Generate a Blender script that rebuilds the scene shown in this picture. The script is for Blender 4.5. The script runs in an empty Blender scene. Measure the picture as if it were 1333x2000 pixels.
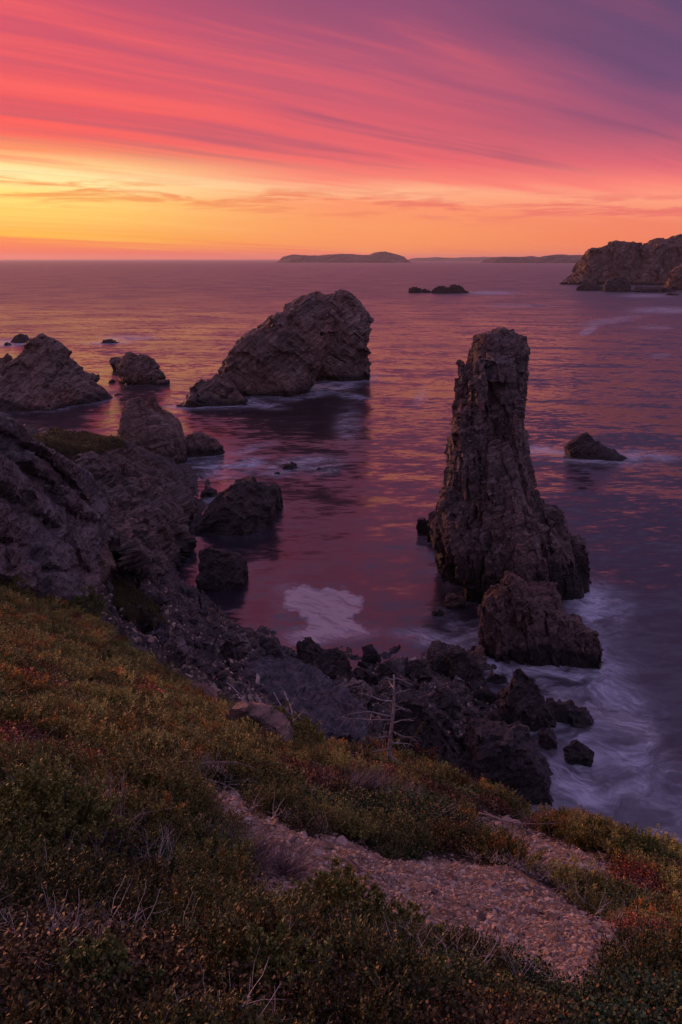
import bpy, bmesh, math, random
import numpy as np
from mathutils import Vector, Euler, kdtree
rng = np.random.default_rng(7)
R = math.radians
S = bpy.context.scene
COL = S.collection
# ------------------------------------------------------------------ camera
H = 30.0; F = 1500.0; TH = math.atan(494 / F)
CT, ST = math.cos(TH), math.sin(TH)
cam = bpy.data.objects.new('camera', bpy.data.cameras.new('camera')); COL.objects.link(cam)
cam.location = (0, 0, H); cam.rotation_euler = (math.pi / 2 - TH, 0, 0)
cam.data.sensor_fit = 'VERTICAL'; cam.data.sensor_height = 36; cam.data.lens = 36 * F / 2000
cam.data.clip_start = 0.05; cam.data.clip_end = 90000
S.camera = cam

def ray(u, v):
    a = (u - 666.5) / F; b = (1000 - v) / F
    return np.array([a, CT + b * ST, -ST + b * CT])
def at(u, v, Y):
    d = ray(u, v); return np.array([0, 0, H]) + d * (Y / d[1])
def sea(u, v, z=0.0):
    d = ray(u, v); return np.array([0, 0, H]) + d * ((z - H) / d[2])
def project(P):
    x, y, z = P[:, 0], P[:, 1], P[:, 2] - H
    fw = y * CT - z * ST; up = y * ST + z * CT
    fw = np.where(fw < 0.05, 0.05, fw)
    return 666.5 + F * x / fw, 1000 - F * up / fw

# ------------------------------------------------------------------ noise
def hsh(ix, iy, iz, seed):
    h = (ix.astype(np.int64) * 374761393 + iy.astype(np.int64) * 668265263 + iz.astype(np.int64) * 2147483647 + seed * 974711) & 0xffffffff
    h = ((h ^ (h >> 13)) * 1274126177) & 0xffffffff
    h = ((h ^ (h >> 16)) * 2246822519) & 0xffffffff
    return h ^ (h >> 15)
def u01(h, k):
    h = ((h + k * 0x9E3779B9) * 2654435761) & 0xffffffff
    h = ((h ^ (h >> 15)) * 2246822519) & 0xffffffff
    return ((h ^ (h >> 13)) & 0xffffff) / float(0x1000000)
def perlin(P, seed=0):
    i = np.floor(P).astype(np.int64); f = P - i
    w = f * f * f * (f * (f * 6 - 15) + 10)
    out = 0
    for dx in (0, 1):
        wx = w[:, 0] if dx else 1 - w[:, 0]
        for dy in (0, 1):
            wy = w[:, 1] if dy else 1 - w[:, 1]
            for dz in (0, 1):
                wz = w[:, 2] if dz else 1 - w[:, 2]
                h = hsh(i[:, 0] + dx, i[:, 1] + dy, i[:, 2] + dz, seed)
                g = ((h & 255) / 127.5 - 1) * (f[:, 0] - dx) + (((h >> 8) & 255) / 127.5 - 1) * (f[:, 1] - dy) + (((h >> 16) & 255) / 127.5 - 1) * (f[:, 2] - dz)
                out = out + g * wx * wy * wz
    return out
def fbm(P, oct=4, seed=0, gain=0.5):
    o = 0; a = 1.0
    for k in range(oct):
        o = o + a * perlin(P * (2.03 ** k) + k * 17.3, seed + k * 31); a *= gain
    return o
def worley(Q, seed):
    i0 = np.floor(Q).astype(np.int64)
    n = len(Q); f1 = np.full(n, 1e9); f2 = np.full(n, 1e9); c1 = np.zeros((n, 3)); id1 = np.zeros(n, np.int64)
    for dx in (-1, 0, 1):
        for dy in (-1, 0, 1):
            for dz in (-1, 0, 1):
                c = i0 + (dx, dy, dz)
                h = hsh(c[:, 0], c[:, 1], c[:, 2], seed)
                p = c + np.stack([u01(h, 1), u01(h, 2), u01(h, 3)], 1)
                d = ((Q - p) ** 2).sum(1)
                nw = d < f1
                f2 = np.where(nw, f1, np.minimum(f2, d))
                f1 = np.where(nw, d, f1); id1 = np.where(nw, h, id1); c1[nw] = p[nw]
    return np.sqrt(f1), np.sqrt(f2), id1, c1
def facet(P, size, rot, aniso, seed, warp=0.25):
    """height in [-1,1]-ish: tilted flat plates split by grooves"""
    M = np.array(Euler([R(a) for a in rot]).to_matrix())
    Q = (P @ M.T) / size / np.array(aniso)
    Q = Q + warp * np.stack([perlin(Q * 0.9 + 5.1, seed + 3), perlin(Q * 0.9 + 9.7, seed + 4), perlin(Q * 0.9 + 2.3, seed + 5)], 1)
    f1, f2, hid, c = worley(Q, seed)
    g = np.stack([u01(hid, 4), u01(hid, 5), u01(hid, 6)], 1) - 0.5
    o = u01(hid, 7) - 0.5
    e = np.clip((f2 - f1) / 0.09, 0, 1)
    return o * 1.3 + ((Q - c) * g).sum(1) * 1.6, 1 - e * e * (3 - 2 * e)
def smooth(x, a, b):
    t = np.clip((x - a) / (b - a), 0, 1); return t * t * (3 - 2 * t)

# ------------------------------------------------------------------ objects
def tag(o, label=None, cat=None, group=None, kind=None):
    for k, v in (('label', label), ('category', cat), ('group', group), ('kind', kind)):
        if v: o[k] = v
    return o
def mesh_np(name, V, Fc, smooth_=True, tris=False):
    """V (n,3) ; Fc (m,k) int array of constant-size faces, or list"""
    me = bpy.data.meshes.new(name)
    V = np.asarray(V, np.float32)
    if isinstance(Fc, np.ndarray):
        m, k = Fc.shape
        me.vertices.add(len(V)); me.vertices.foreach_set('co', V.ravel())
        me.loops.add(m * k); me.loops.foreach_set('vertex_index', Fc.astype(np.int32).ravel())
        me.polygons.add(m); me.polygons.foreach_set('loop_start', np.arange(0, m * k, k, dtype=np.int32))
        me.update(calc_edges=True)
    else:
        me.from_pydata([tuple(p) for p in V], [], [list(f) for f in Fc]); me.update()
    me.validate()
    if smooth_: me.polygons.foreach_set('use_smooth', np.ones(len(me.polygons), bool))
    return me
def obj(name, me, mat=None, parent=None):
    o = bpy.data.objects.new(name, me); COL.objects.link(o)
    if mat and not me.materials: me.materials.append(mat)
    if parent: o.parent = parent
    return o
def empty(name, loc):
    o = bpy.data.objects.new(name, None); COL.objects.link(o); o.location = loc; o.empty_display_size = 0.3
    return o
def coords(me):
    a = np.empty(len(me.vertices) * 3, np.float32); me.vertices.foreach_get('co', a); return a.reshape(-1, 3).astype(float)
def normals(me):
    a = np.empty(len(me.vertices) * 3, np.float32); me.vertices.foreach_get('normal', a); return a.reshape(-1, 3).astype(float)
def attr(me, name, arr, typ='FLOAT'):
    a = me.attributes.new(name, typ, 'POINT')
    key = 'value' if typ in ('FLOAT', 'INT') else ('color' if typ == 'FLOAT_COLOR' else 'vector')
    a.data.foreach_set(key, np.asarray(arr, np.int32 if typ == 'INT' else np.float32).ravel())

# ------------------------------------------------------------------ shader helper
def lin(r, g, b):
    f = lambda c: (c / 255 / 12.92) if c / 255 <= 0.04045 else ((c / 255 + 0.055) / 1.055) ** 2.4
    return (f(r), f(g), f(b), 1)
class NT:
    def __init__(s, tree): s.t = tree; s.n = tree.nodes; s.l = tree.links
    def new(s, typ, **kw):
        n = s.n.new(typ)
        for k, v in kw.items():
            if k.startswith('i_'):
                key = k[2:]; key = int(key) if key.isdigit() else key.replace('_', ' ')
                s.put(n.inputs[key], v)
            else: setattr(n, k, v)
        return n
    def put(s, inp, v):
        if hasattr(v, 'is_output') or hasattr(v, 'links'): s.l.new(v, inp)
        elif hasattr(v, 'outputs'): s.l.new(v.outputs[0], inp)
        else: inp.default_value = v
    def m(s, op, a, b=None, c=None, clamp=False):
        n = s.n.new('ShaderNodeMath'); n.operation = op; n.use_clamp = clamp
        s.put(n.inputs[0], a)
        if b is not None: s.put(n.inputs[1], b)
        if c is not None: s.put(n.inputs[2], c)
        return n.outputs[0]
    def vm(s, op, a, b=None):
        n = s.n.new('ShaderNodeVectorMath'); n.operation = op; s.put(n.inputs[0], a)
        if b is not None: s.put(n.inputs[1], b)
        return n.outputs['Value'] if op in ('DOT_PRODUCT', 'LENGTH') else n.outputs[0]
    def mr(s, x, a, b, c=0.0, d=1.0, sm=True):
        n = s.n.new('ShaderNodeMapRange'); n.interpolation_type = 'SMOOTHSTEP' if sm else 'LINEAR'
        s.put(n.inputs[0], x)
        for k, q in enumerate((a, b, c, d)): s.put(n.inputs[k + 1], q)
        return n.outputs[0]
    def mix(s, f, a, b, mode='MIX'):
        n = s.n.new('ShaderNodeMix'); n.data_type = 'RGBA'; n.blend_type = mode; n.clamp_factor = True
        s.put(n.inputs[0], f); s.put(n.inputs[6], a); s.put(n.inputs[7], b); return n.outputs[2]
    def noise(s, vec, scale, detail=4, rough=0.55, dist=0.0):
        n = s.n.new('ShaderNodeTexNoise'); s.put(n.inputs['Vector'], vec); n.inputs['Scale'].default_value = scale
        n.inputs['Detail'].default_value = detail; n.inputs['Roughness'].default_value = rough; n.inputs['Distortion'].default_value = dist
        return n.outputs[0]
    def vor(s, vec, scale, feature='F1'):
        n = s.n.new('ShaderNodeTexVoronoi'); n.feature = feature; s.put(n.inputs['Vector'], vec); n.inputs['Scale'].default_value = scale
        return n
    def mapping(s, vec, loc=(0, 0, 0), rot=(0, 0, 0), sc=(1, 1, 1)):
        n = s.n.new('ShaderNodeMapping'); s.put(n.inputs[0], vec); n.inputs[2].default_value = [R(a) for a in rot]
        k = s.n.new('ShaderNodeMapping'); s.put(k.inputs[0], n.outputs[0])
        k.inputs[1].default_value = loc; k.inputs[3].default_value = sc
        return k.outputs[0]
    def ramp(s, f, stops, interp='LINEAR'):
        n = s.n.new('ShaderNodeValToRGB'); s.put(n.inputs[0], f); cr = n.color_ramp; cr.interpolation = interp
        cr.elements[0].position = stops[0][0]; cr.elements[0].color = stops[0][1]
        cr.elements[1].position = stops[-1][0]; cr.elements[1].color = stops[-1][1]
        for p, c in stops[1:-1]:
            e = cr.elements.new(p); e.color = c
        return n.outputs[0]
    def bump(s, h, strength, dist, normal=None):
        n = s.n.new('ShaderNodeBump'); s.put(n.inputs['Height'], h); n.inputs['Strength'].default_value = strength; n.inputs['Distance'].default_value = dist
        if normal is not None: s.put(n.inputs['Normal'], normal)
        return n.outputs[0]
def material(name):
    m = bpy.data.materials.new(name); m.use_nodes = True; t = NT(m.node_tree)
    return m, t, m.node_tree.nodes['Principled BSDF'], m.node_tree.nodes['Material Output']

def rock_material(name, dark, light, vein=None, rot=(20, 35, 10), tide=0.0, lichen=0.0, fine=1.0, spec=0.3, bk=1.0, wp=0.32, bs_=0.75):
    """fractured, banded stone. tide: height of the black wet weed band above the sea"""
    m, t, bs, out = material(name)
    pos = t.new('ShaderNodeNewGeometry').outputs['Position']
    pw = t.vm('ADD', pos, t.vm('MULTIPLY', t.new('ShaderNodeTexNoise', i_Vector=pos, i_Scale=0.5 * fine).outputs['Color'], (wp / fine,) * 3))
    strat = t.mapping(pw, rot=rot, sc=(0.35, 1.0, 3.2))
    n1 = t.noise(strat, 0.9 * fine, 9, 0.68)
    n2 = t.noise(pos, 0.22 * fine, 5, 0.6)
    n3 = t.noise(pos, 5.0 * fine, 6, 0.7)
    c = t.mix(t.mr(n1, 0.36, 0.68), dark, light)
    c = t.mix(t.mr(n2, 0.35, 0.7, 0, 0.65), c, tuple(0.5 * (a + b) * k for a, b, k in zip(dark, light, (1.15, 0.9, 0.8))) + (1,) if len(dark) == 3 else (0.5 * (dark[0] + light[0]) * 1.25, 0.5 * (dark[1] + light[1]) * 0.88, 0.5 * (dark[2] + light[2]) * 0.78, 1))
    c = t.mix(t.mr(n3, 0.3, 0.75, 0, 0.5), c, (0.03, 0.028, 0.03, 1), 'MIX')
    if vein:
        c = t.mix(t.mr(t.noise(strat, 2.6 * fine, 4, 0.6), 0.62, 0.72, 0, 0.8), c, vein)
    v1 = t.vor(strat, 0.55 * fine); v2 = t.vor(t.mapping(pw, rot=rot, sc=(0.5, 1, 1.8)), 1.7 * fine)
    def plate(v):
        d = t.vm('SUBTRACT', v.inputs['Vector'].links[0].from_socket, v.outputs['Position'])
        return t.vm('DOT_PRODUCT', d, t.vm('SUBTRACT', v.outputs['Color'], (0.5, 0.5, 0.5)))
    cell = t.new('ShaderNodeSeparateColor', i_0=v2.outputs['Color']).outputs[0]
    c = t.mix(1.0, c, t.mix(cell, (0.78, 0.78, 0.8, 1), (1.22, 1.2, 1.18, 1)), 'MULTIPLY')
    bed = t.noise(t.mapping(pw, rot=rot, sc=(0.16, 0.8, 6.5)), 1.25 * fine, 10, 0.72)
    c = t.mix(1.0, c, t.mix(t.mr(bed, 0.34, 0.66), (1 - 0.45 * bk, 1 - 0.46 * bk, 1 - 0.44 * bk, 1), (1 + 0.38 * bk, 1 + 0.34 * bk, 1 + 0.3 * bk, 1)), 'MULTIPLY')
    e1 = t.vor(t.mapping(pw, rot=rot, sc=(0.5, 1, 1.8)), 0.8 * fine, 'DISTANCE_TO_EDGE').outputs['Distance']
    e2 = t.vor(t.mapping(pw, rot=rot, sc=(0.45, 1, 2.2)), 2.6 * fine, 'DISTANCE_TO_EDGE').outputs['Distance']
    ck = t.m('MULTIPLY', t.m('MAXIMUM', t.mr(e1, 0, 0.035, 1, 0), t.mr(e2, 0, 0.05, 0.8, 0)), t.mr(n2, 0.35, 0.6, 0.15, 1))
    c = t.mix(t.m('MULTIPLY', ck, 0.75), c, (0.012, 0.01, 0.011, 1))
    if lichen:
        lm = t.m('MULTIPLY', t.mr(t.noise(pos, 0.35 * fine, 3, 0.6), 0.55, 0.7), t.mr(n3, 0.45, 0.6, 0, lichen))
        c = t.mix(lm, c, (0.20, 0.105, 0.03, 1))
    rough = 0.78 if spec < 0.4 else 0.5
    if tide:
        z = t.new('ShaderNodeSeparateXYZ', i_0=pos).outputs[2]
        zz = t.m('ADD', z, t.m('MULTIPLY', t.m('SUBTRACT', n2, 0.5), 5.0))
        wet = t.mr(zz, tide * 0.55, tide * 1.35, 1, 0)
        c = t.mix(wet, c, (0.022, 0.018, 0.017, 1)); rough = t.mr(wet, 0, 1, 0.78, 0.42)
    t.put(bs.inputs['Base Color'], c); t.put(bs.inputs['Roughness'], rough); bs.inputs['Specular IOR Level'].default_value = spec
    h = t.m('ADD', t.m('MULTIPLY', plate(v1), 0.55 ), t.m('MULTIPLY', plate(v2), 0.4))
    h = t.m('ADD', h, t.m('MULTIPLY', n1, 0.35)); h = t.m('ADD', h, t.m('MULTIPLY', n3, 0.16))
    h = t.m('ADD', h, t.m('MULTIPLY', ck, -0.22)); h = t.m('ADD', h, t.m('MULTIPLY', bed, 0.4 * bk))
    t.put(bs.inputs['Normal'], t.bump(h, bs_, 0.75 / fine))
    return m
M = {}
M['stack'] = rock_material('stack_rock', (0.10, 0.08, 0.075, 1), (0.28, 0.215, 0.20, 1), rot=(78, 8, 10), tide=4.4, vein=(0.27, 0.22, 0.2, 1))
M['ridge'] = rock_material('ridge_rock', (0.09, 0.062, 0.056, 1), (0.25, 0.17, 0.15, 1), rot=(70, 20, 30), tide=0.9)
M['islet'] = rock_material('islet_rock', (0.125, 0.092, 0.08, 1), (0.32, 0.235, 0.20, 1), rot=(10, 38, 0), tide=1.5, fine=0.5, vein=(0.3, 0.23, 0.19, 1))
M['lichen'] = rock_material('lichen_rock', (0.11, 0.08, 0.07, 1), (0.29, 0.215, 0.185, 1), rot=(60, 20, 0), tide=1.2, fine=0.7, lichen=0.9)
M['slate'] = rock_material('slate_rock', (0.085, 0.075, 0.08, 1), (0.23, 0.20, 0.20, 1), rot=(25, 50, -10), fine=0.6, bk=0.3, wp=0.06, bs_=0.55, vein=(0.25, 0.18, 0.15, 1))
M['bluegrey'] = rock_material('blue_grey_slab_rock', (0.042, 0.042, 0.05, 1), (0.115, 0.11, 0.122, 1), rot=(25, 50, -30), fine=0.8, bk=0.3, wp=0.06, bs_=0.4)
M['cliff'] = rock_material('brown_cliff_rock', (0.08, 0.064, 0.06, 1), (0.23, 0.18, 0.16, 1), rot=(15, 30, 0), tide=1.6, fine=0.8)
M['wet'] = rock_material('dark_shore_rock', (0.022, 0.019, 0.021, 1), (0.075, 0.056, 0.055, 1), rot=(30, 40, 0), tide=0.6, spec=0.45)
M['shore'] = rock_material('shore_boulder_rock', (0.038, 0.035, 0.038, 1), (0.115, 0.10, 0.103, 1), rot=(30, 20, 0), fine=1.4)
M['pale'] = rock_material('pale_slab_rock', (0.16, 0.135, 0.13, 1), (0.30, 0.25, 0.235, 1), rot=(10, 20, 0), fine=1.6)
M['pink'] = rock_material('pink_slab_rock', (0.19, 0.125, 0.10, 1), (0.33, 0.225, 0.18, 1), rot=(10, 20, 0), fine=1.6)
M['red'] = rock_material('red_ledge_rock', (0.08, 0.038, 0.03, 1), (0.17, 0.08, 0.06, 1), rot=(20, 25, 0), fine=1.2)
M['far'] = rock_material('far_headland_rock', (0.12, 0.085, 0.07, 1), (0.28, 0.20, 0.165, 1), rot=(75, 15, 0), tide=2.5, fine=0.22)
M['isle'] = rock_material('distant_island_rock', (0.04, 0.034, 0.036, 1), (0.075, 0.06, 0.06, 1), rot=(10, 15, 0), fine=0.02)

# ------------------------------------------------------------------ rock building
def lathe(rows, Y=None, base_v=None, ratio=0.8, seed=0, n=36, power=2.6, wob=0.12, sink=True):
    """rows: (v, uL, uR[, dY]) from the top down, photo pixels -> a solid of elliptical sections"""
    rows = [tuple(r) + (0,) * (4 - len(r)) for r in rows]
    if Y is None:
        v, l, r, _ = rows[-1]; bv = base_v or v
        y0 = sea((l + r) / 2, bv)[1]
        hw = (r - l) / 2 / F * y0 * 1.05
        Y = y0 + hw * ratio
    V = []; Fc = []
    ph = rng.random(6) * 6.28
    rr = []
    for v, l, r, dy in rows:
        a, b = at(l, v, Y + dy), at(r, v, Y + dy)
        rr.append(((a + b) / 2, np.linalg.norm(b - a) / 2))
    if sink:
        c, w = rr[-1]; zt = min(c[2] - 2.0, -2.0); rr.append((np.array([c[0], c[1], zt]), w * 1.12))
    th = np.linspace(0, 2 * np.pi, n, endpoint=False)
    c, w = rr[0]
    for k, (c, w) in enumerate(rr):
        az = math.atan2(c[0], c[1])
        ct, st = np.cos(th), np.sin(th)
        p = (np.abs(ct) ** power + np.abs(st) ** power) ** (-1 / power)
        rad = p * (1 + wob * (np.sin(th * 2 + ph[0] + k * 0.13) * 0.5 + np.sin(th * 3 + ph[1] - k * 0.1) * 0.5 + 0.4 * np.sin(th * 5 + ph[2])) * (np.abs(st)))
        lx = w * ct * rad; ly = w * ratio * st * rad
        x = c[0] + lx * math.cos(az) + ly * math.sin(az); y = c[1] - lx * math.sin(az) + ly * math.cos(az)
        V.append(np.stack([x, y, np.full(n, c[2])], 1))
    V = np.concatenate(V); nr = len(rr)
    for k in range(nr - 1):
        for j in range(n):
            j2 = (j + 1) % n
            Fc.append((k * n + j, (k + 1) * n + j, (k + 1) * n + j2, k * n + j2))
    Fc.append(tuple(range(n))); Fc.append(tuple(range(nr * n - 1, (nr - 1) * n - 1, -1)))
    return V, Fc
def rbf_fit(X, y, c=0.0, reg=1e-6):
    D = np.sqrt(((X[:, None] - X[None]) ** 2).sum(-1) + c * c)
    n = len(X); A = np.zeros((n + 3, n + 3)); A[:n, :n] = D + reg * np.eye(n)
    A[:n, n:] = np.c_[np.ones(n), X]; A[n:, :n] = A[:n, n:].T
    w = np.linalg.solve(A, np.r_[y, 0, 0, 0])
    def f(Q):
        o = np.empty(len(Q))
        for s in range(0, len(Q), 40000):
            q = Q[s:s + 40000]
            d = np.sqrt(((q[:, None] - X[None]) ** 2).sum(-1) + c * c)
            o[s:s + 40000] = d @ w[:n] + w[n] + q @ w[n + 1:]
        return o
    return f
def inside(poly, x, y):
    r = np.zeros(len(x), bool); n = len(poly); j = n - 1
    for i in range(n):
        xi, yi = poly[i]; xj, yj = poly[j]
        if yi != yj:
            r ^= ((yi > y) != (yj > y)) & (x < (xj - xi) * (y - yi) / (yj - yi) + xi)
        j = i
    return r
def relief(poly, depth, thick, step=4, drop=0.5):
    """a face of land traced in the photo with its own distance at every point, made a solid 'thick' metres deep"""
    P = np.array(poly, float)
    us = np.arange(P[:, 0].min() - step, P[:, 0].max() + 2 * step, step); vs = np.arange(P[:, 1].min() - step, P[:, 1].max() + 2 * step, step)
    U, Vv = np.meshgrid(us, vs); u = U.ravel(); v = Vv.ravel()
    ins = inside(poly, u, v)
    d = np.array(depth, float); f = rbf_fit(d[:, :2] / 100, d[:, 2], c=0.1)
    Y = f(np.c_[u, v] / 100)
    a = (u - 666.5) / F; b = (1000 - v) / F
    dx, dy, dz = a, CT + b * ST, -ST + b * CT
    tt = Y / dy; front = np.c_[dx * tt, Y, H + dz * tt]
    back = front + np.array([0, thick, -thick * drop]); back[:, 0] += a * thick
    nx = len(us); idx = np.arange(len(u)).reshape(U.shape)
    q = np.stack([idx[:-1, :-1], idx[1:, :-1], idx[1:, 1:], idx[:-1, 1:]], -1).reshape(-1, 4)
    q = q[ins[q].all(1)]
    n = len(u)
    ed = {}
    for f4 in q:
        for k in range(4):
            e = (int(f4[k]), int(f4[(k + 1) % 4]))
            if (e[1], e[0]) in ed: del ed[(e[1], e[0])]
            else: ed[e] = 1
    Fc = [tuple(int(i) for i in f4) for f4 in q] + [tuple(int(i) + n for i in f4[::-1]) for f4 in q]
    for a_, b_ in ed: Fc.append((b_, a_, a_ + n, b_ + n))
    return np.concatenate([front, back]), Fc
def plate(poly, depth, thick, plane=None):
    """a flat slab: the traced outline laid on its own best plane and given a thickness away from the eye"""
    if plane is not None:
        c, n = plane; o = np.array([0, 0, H]); P = np.array([o + ray(u, v) * (((c - o) @ n) / (ray(u, v) @ n)) for u, v in poly])
        m = len(P); bk = (P - c) * 1.1 + c - n * thick
        return np.concatenate([P, bk]), [tuple(range(m)), tuple(range(2 * m - 1, m - 1, -1))] + [(i, i + m, (i + 1) % m + m, (i + 1) % m) for i in range(m)]
    d = np.array(depth, float); f = rbf_fit(d[:, :2] / 100, d[:, 2], c=0.3, reg=1e-3)
    P = np.array([at(u, v, float(f(np.array([[u, v]]) / 100)[0])) for u, v in poly]); c = P.mean(0)
    n = np.linalg.svd(P - c)[2][2]
    if n @ (np.array([0, 0, H]) - c) < 0: n = -n
    for k in range(len(P)):                       # slide along the line of sight onto the plane
        r = P[k] - np.array([0, 0, H]); r /= np.linalg.norm(r); den = r @ n
        if abs(den) > 0.12: P[k] = P[k] + r * np.clip(((c - P[k]) @ n) / den, -3, 3)
    m = len(P); bk = (P - c) * 1.12 + c - n * thick
    V = np.concatenate([P, bk]); Fc = [tuple(range(m)), tuple(range(2 * m - 1, m - 1, -1))] + [(i, i + m, (i + 1) % m + m, (i + 1) % m) for i in range(m)]
    return V, Fc
def fuse(name, parts, voxel):
    V = []; Fc = []; o = 0
    for v, f in parts:
        V.append(v); Fc += [tuple(i + o for i in q) for q in f]; o += len(v)
    me = mesh_np(name + '_raw', np.concatenate(V), Fc, False)
    tmp = bpy.data.objects.new('tmp', me); COL.objects.link(tmp)
    bm = bmesh.new(); bm.from_mesh(me); bmesh.ops.recalc_face_normals(bm, faces=bm.faces); bm.to_mesh(me); bm.free()
    md = tmp.modifiers.new('r', 'REMESH'); md.mode = 'VOXEL'; md.voxel_size = voxel
    dg = bpy.context.evaluated_depsgraph_get(); dg.update()
    res = bpy.data.meshes.new_from_object(tmp.evaluated_get(dg), depsgraph=dg)
    bpy.data.objects.remove(tmp); bpy.data.meshes.remove(me)
    res.name = name
    return res
def displace(me, layers, seed=0, base=0.5, bscale=0.3, zmin=None):
    """break the surface into flat plates: each cell of a stretched 3D cell pattern is pressed onto its own plane.
    layers: (size, amp, rot, aniso)"""
    P = coords(me); N = normals(me)
    P = P + N * (base * fbm(P * bscale, 3, seed + 77))[:, None]
    me.vertices.foreach_set('co', P.astype(np.float32).ravel()); me.update()
    N0 = normals(me)
    for q, (size, amp, rot, an) in enumerate(layers):
        P = coords(me); N = N0 if q == 0 else N0 * 0.6 + 0.4 * normals(me)
        Mx = np.array(Euler([R(a) for a in rot]).to_matrix())
        Q = (P @ Mx.T) / size / np.array(an)
        Q = Q + 0.10 * np.stack([perlin(Q * 1.1 + 5.1, seed + q), perlin(Q * 1.1 + 9.7, seed + q + 4), perlin(Q * 1.1 + 2.3, seed + q + 5)], 1)
        f1, f2, hid, c = worley(Q, seed + 11 * q)
        Nb = N0 @ Mx.T; dom = np.argmax(np.abs(Nb), 1); sg = (Nb[np.arange(len(P)), dom] > 0)
        _, inv = np.unique(hid * 8 + dom * 2 + sg, return_inverse=True); cnt = np.bincount(inv).astype(float)
        cen = np.stack([np.bincount(inv, P[:, k]) / cnt for k in range(3)], 1)
        nor = np.stack([np.bincount(inv, N[:, k]) / cnt for k in range(3)], 1); nor /= np.linalg.norm(nor, axis=1, keepdims=True) + 1e-9
        rg = np.random.default_rng(seed * 13 + q); m_ = len(cnt)
        d_ = nor @ Mx.T; pick = np.argmax(np.abs(d_), 1); pref = Mx[pick] * np.sign(d_[np.arange(m_), pick])[:, None]
        nn = nor + PREF * pref * rg.uniform(0, 1, (m_, 1)) + rg.normal(0, JIT, (m_, 3)); nn /= np.linalg.norm(nn, axis=1, keepdims=True)
        off = rg.uniform(-0.5, 0.5, m_) * amp * OFFK
        pn = nn[inv]; dd = ((cen[inv] - P) * pn).sum(1) + off[inv]
        lim = size * 0.3; dd = np.clip(dd, -lim, lim)
        e = np.clip((f2 - f1) / 0.06, 0, 1); crack = (rg.random(m_) < 0.5)[inv]
        P = P + pn * (0.92 * dd - (1 - e) * crack * amp * 0.55)[:, None]
        me.vertices.foreach_set('co', P.astype(np.float32).ravel()); me.update()
PREF, JIT, OFFK = 0.85, 0.18, 1.25
SHORE = []       # waterline points (x, y, strength) for the foam
def rock(name, parts, voxel, mat, layers, label, cat='rock', seed=1, base=0.4, bscale=0.3, foam=0.5, group=None, kind=None, cuts=0):
    me = fuse(name, parts, voxel)
    if cuts:
        P = coords(me); rg = np.random.default_rng(seed + 500); tp_ = P[:, 2] > -0.6; l0, h0 = P[tp_].min(0), P[tp_].max(0)
        for k in range(cuts):
            n = rg.normal(0, 1, 3); n[2] = abs(n[2]) * 0.8; n /= np.linalg.norm(n); h = P @ n; top = P[:, 2] > -0.6
            lm = np.quantile(h[top] if top.sum() > 20 else h, rg.uniform(0.78, 0.95)); P = P - n * (np.maximum(0, h - lm) * 0.97)[:, None]
        l1, h1 = P[tp_].min(0), P[tp_].max(0); P = (P - (l1 + h1) / 2) * (h0 - l0) / (h1 - l1) + (l0 + h0) / 2
        me.vertices.foreach_set('co', P.astype(np.float32).ravel()); me.update()
    displace(me, layers, seed, base, bscale)
    me.polygons.foreach_set('use_smooth', np.zeros(len(me.polygons), bool))
    P = coords(me)
    w = P[np.abs(P[:, 2]) < max(0.35, voxel)]
    if foam and len(w):
        for p in w[::max(1, len(w) // 150)]: SHORE.append((p[0], p[1], foam))
    o = obj(name, me, M[mat] if isinstance(mat, str) else mat)
    # origin at the base of the rock
    c = np.array([P[:, 0].mean(), P[:, 1].mean(), max(P[:, 2].min(), -0.5)])
    me.vertices.foreach_set('co', (P - c).astype(np.float32).ravel()); me.update(); o.location = c
    tag(o, label, cat, group, kind)
    return o
def lay(s, rot, an=(1, 1, 1), k=(1, 0.42, 0.16), amp=0.23):
    return [(s * q, s * q * amp, rot, an) for q in k]

exec_rocks = True
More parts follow.
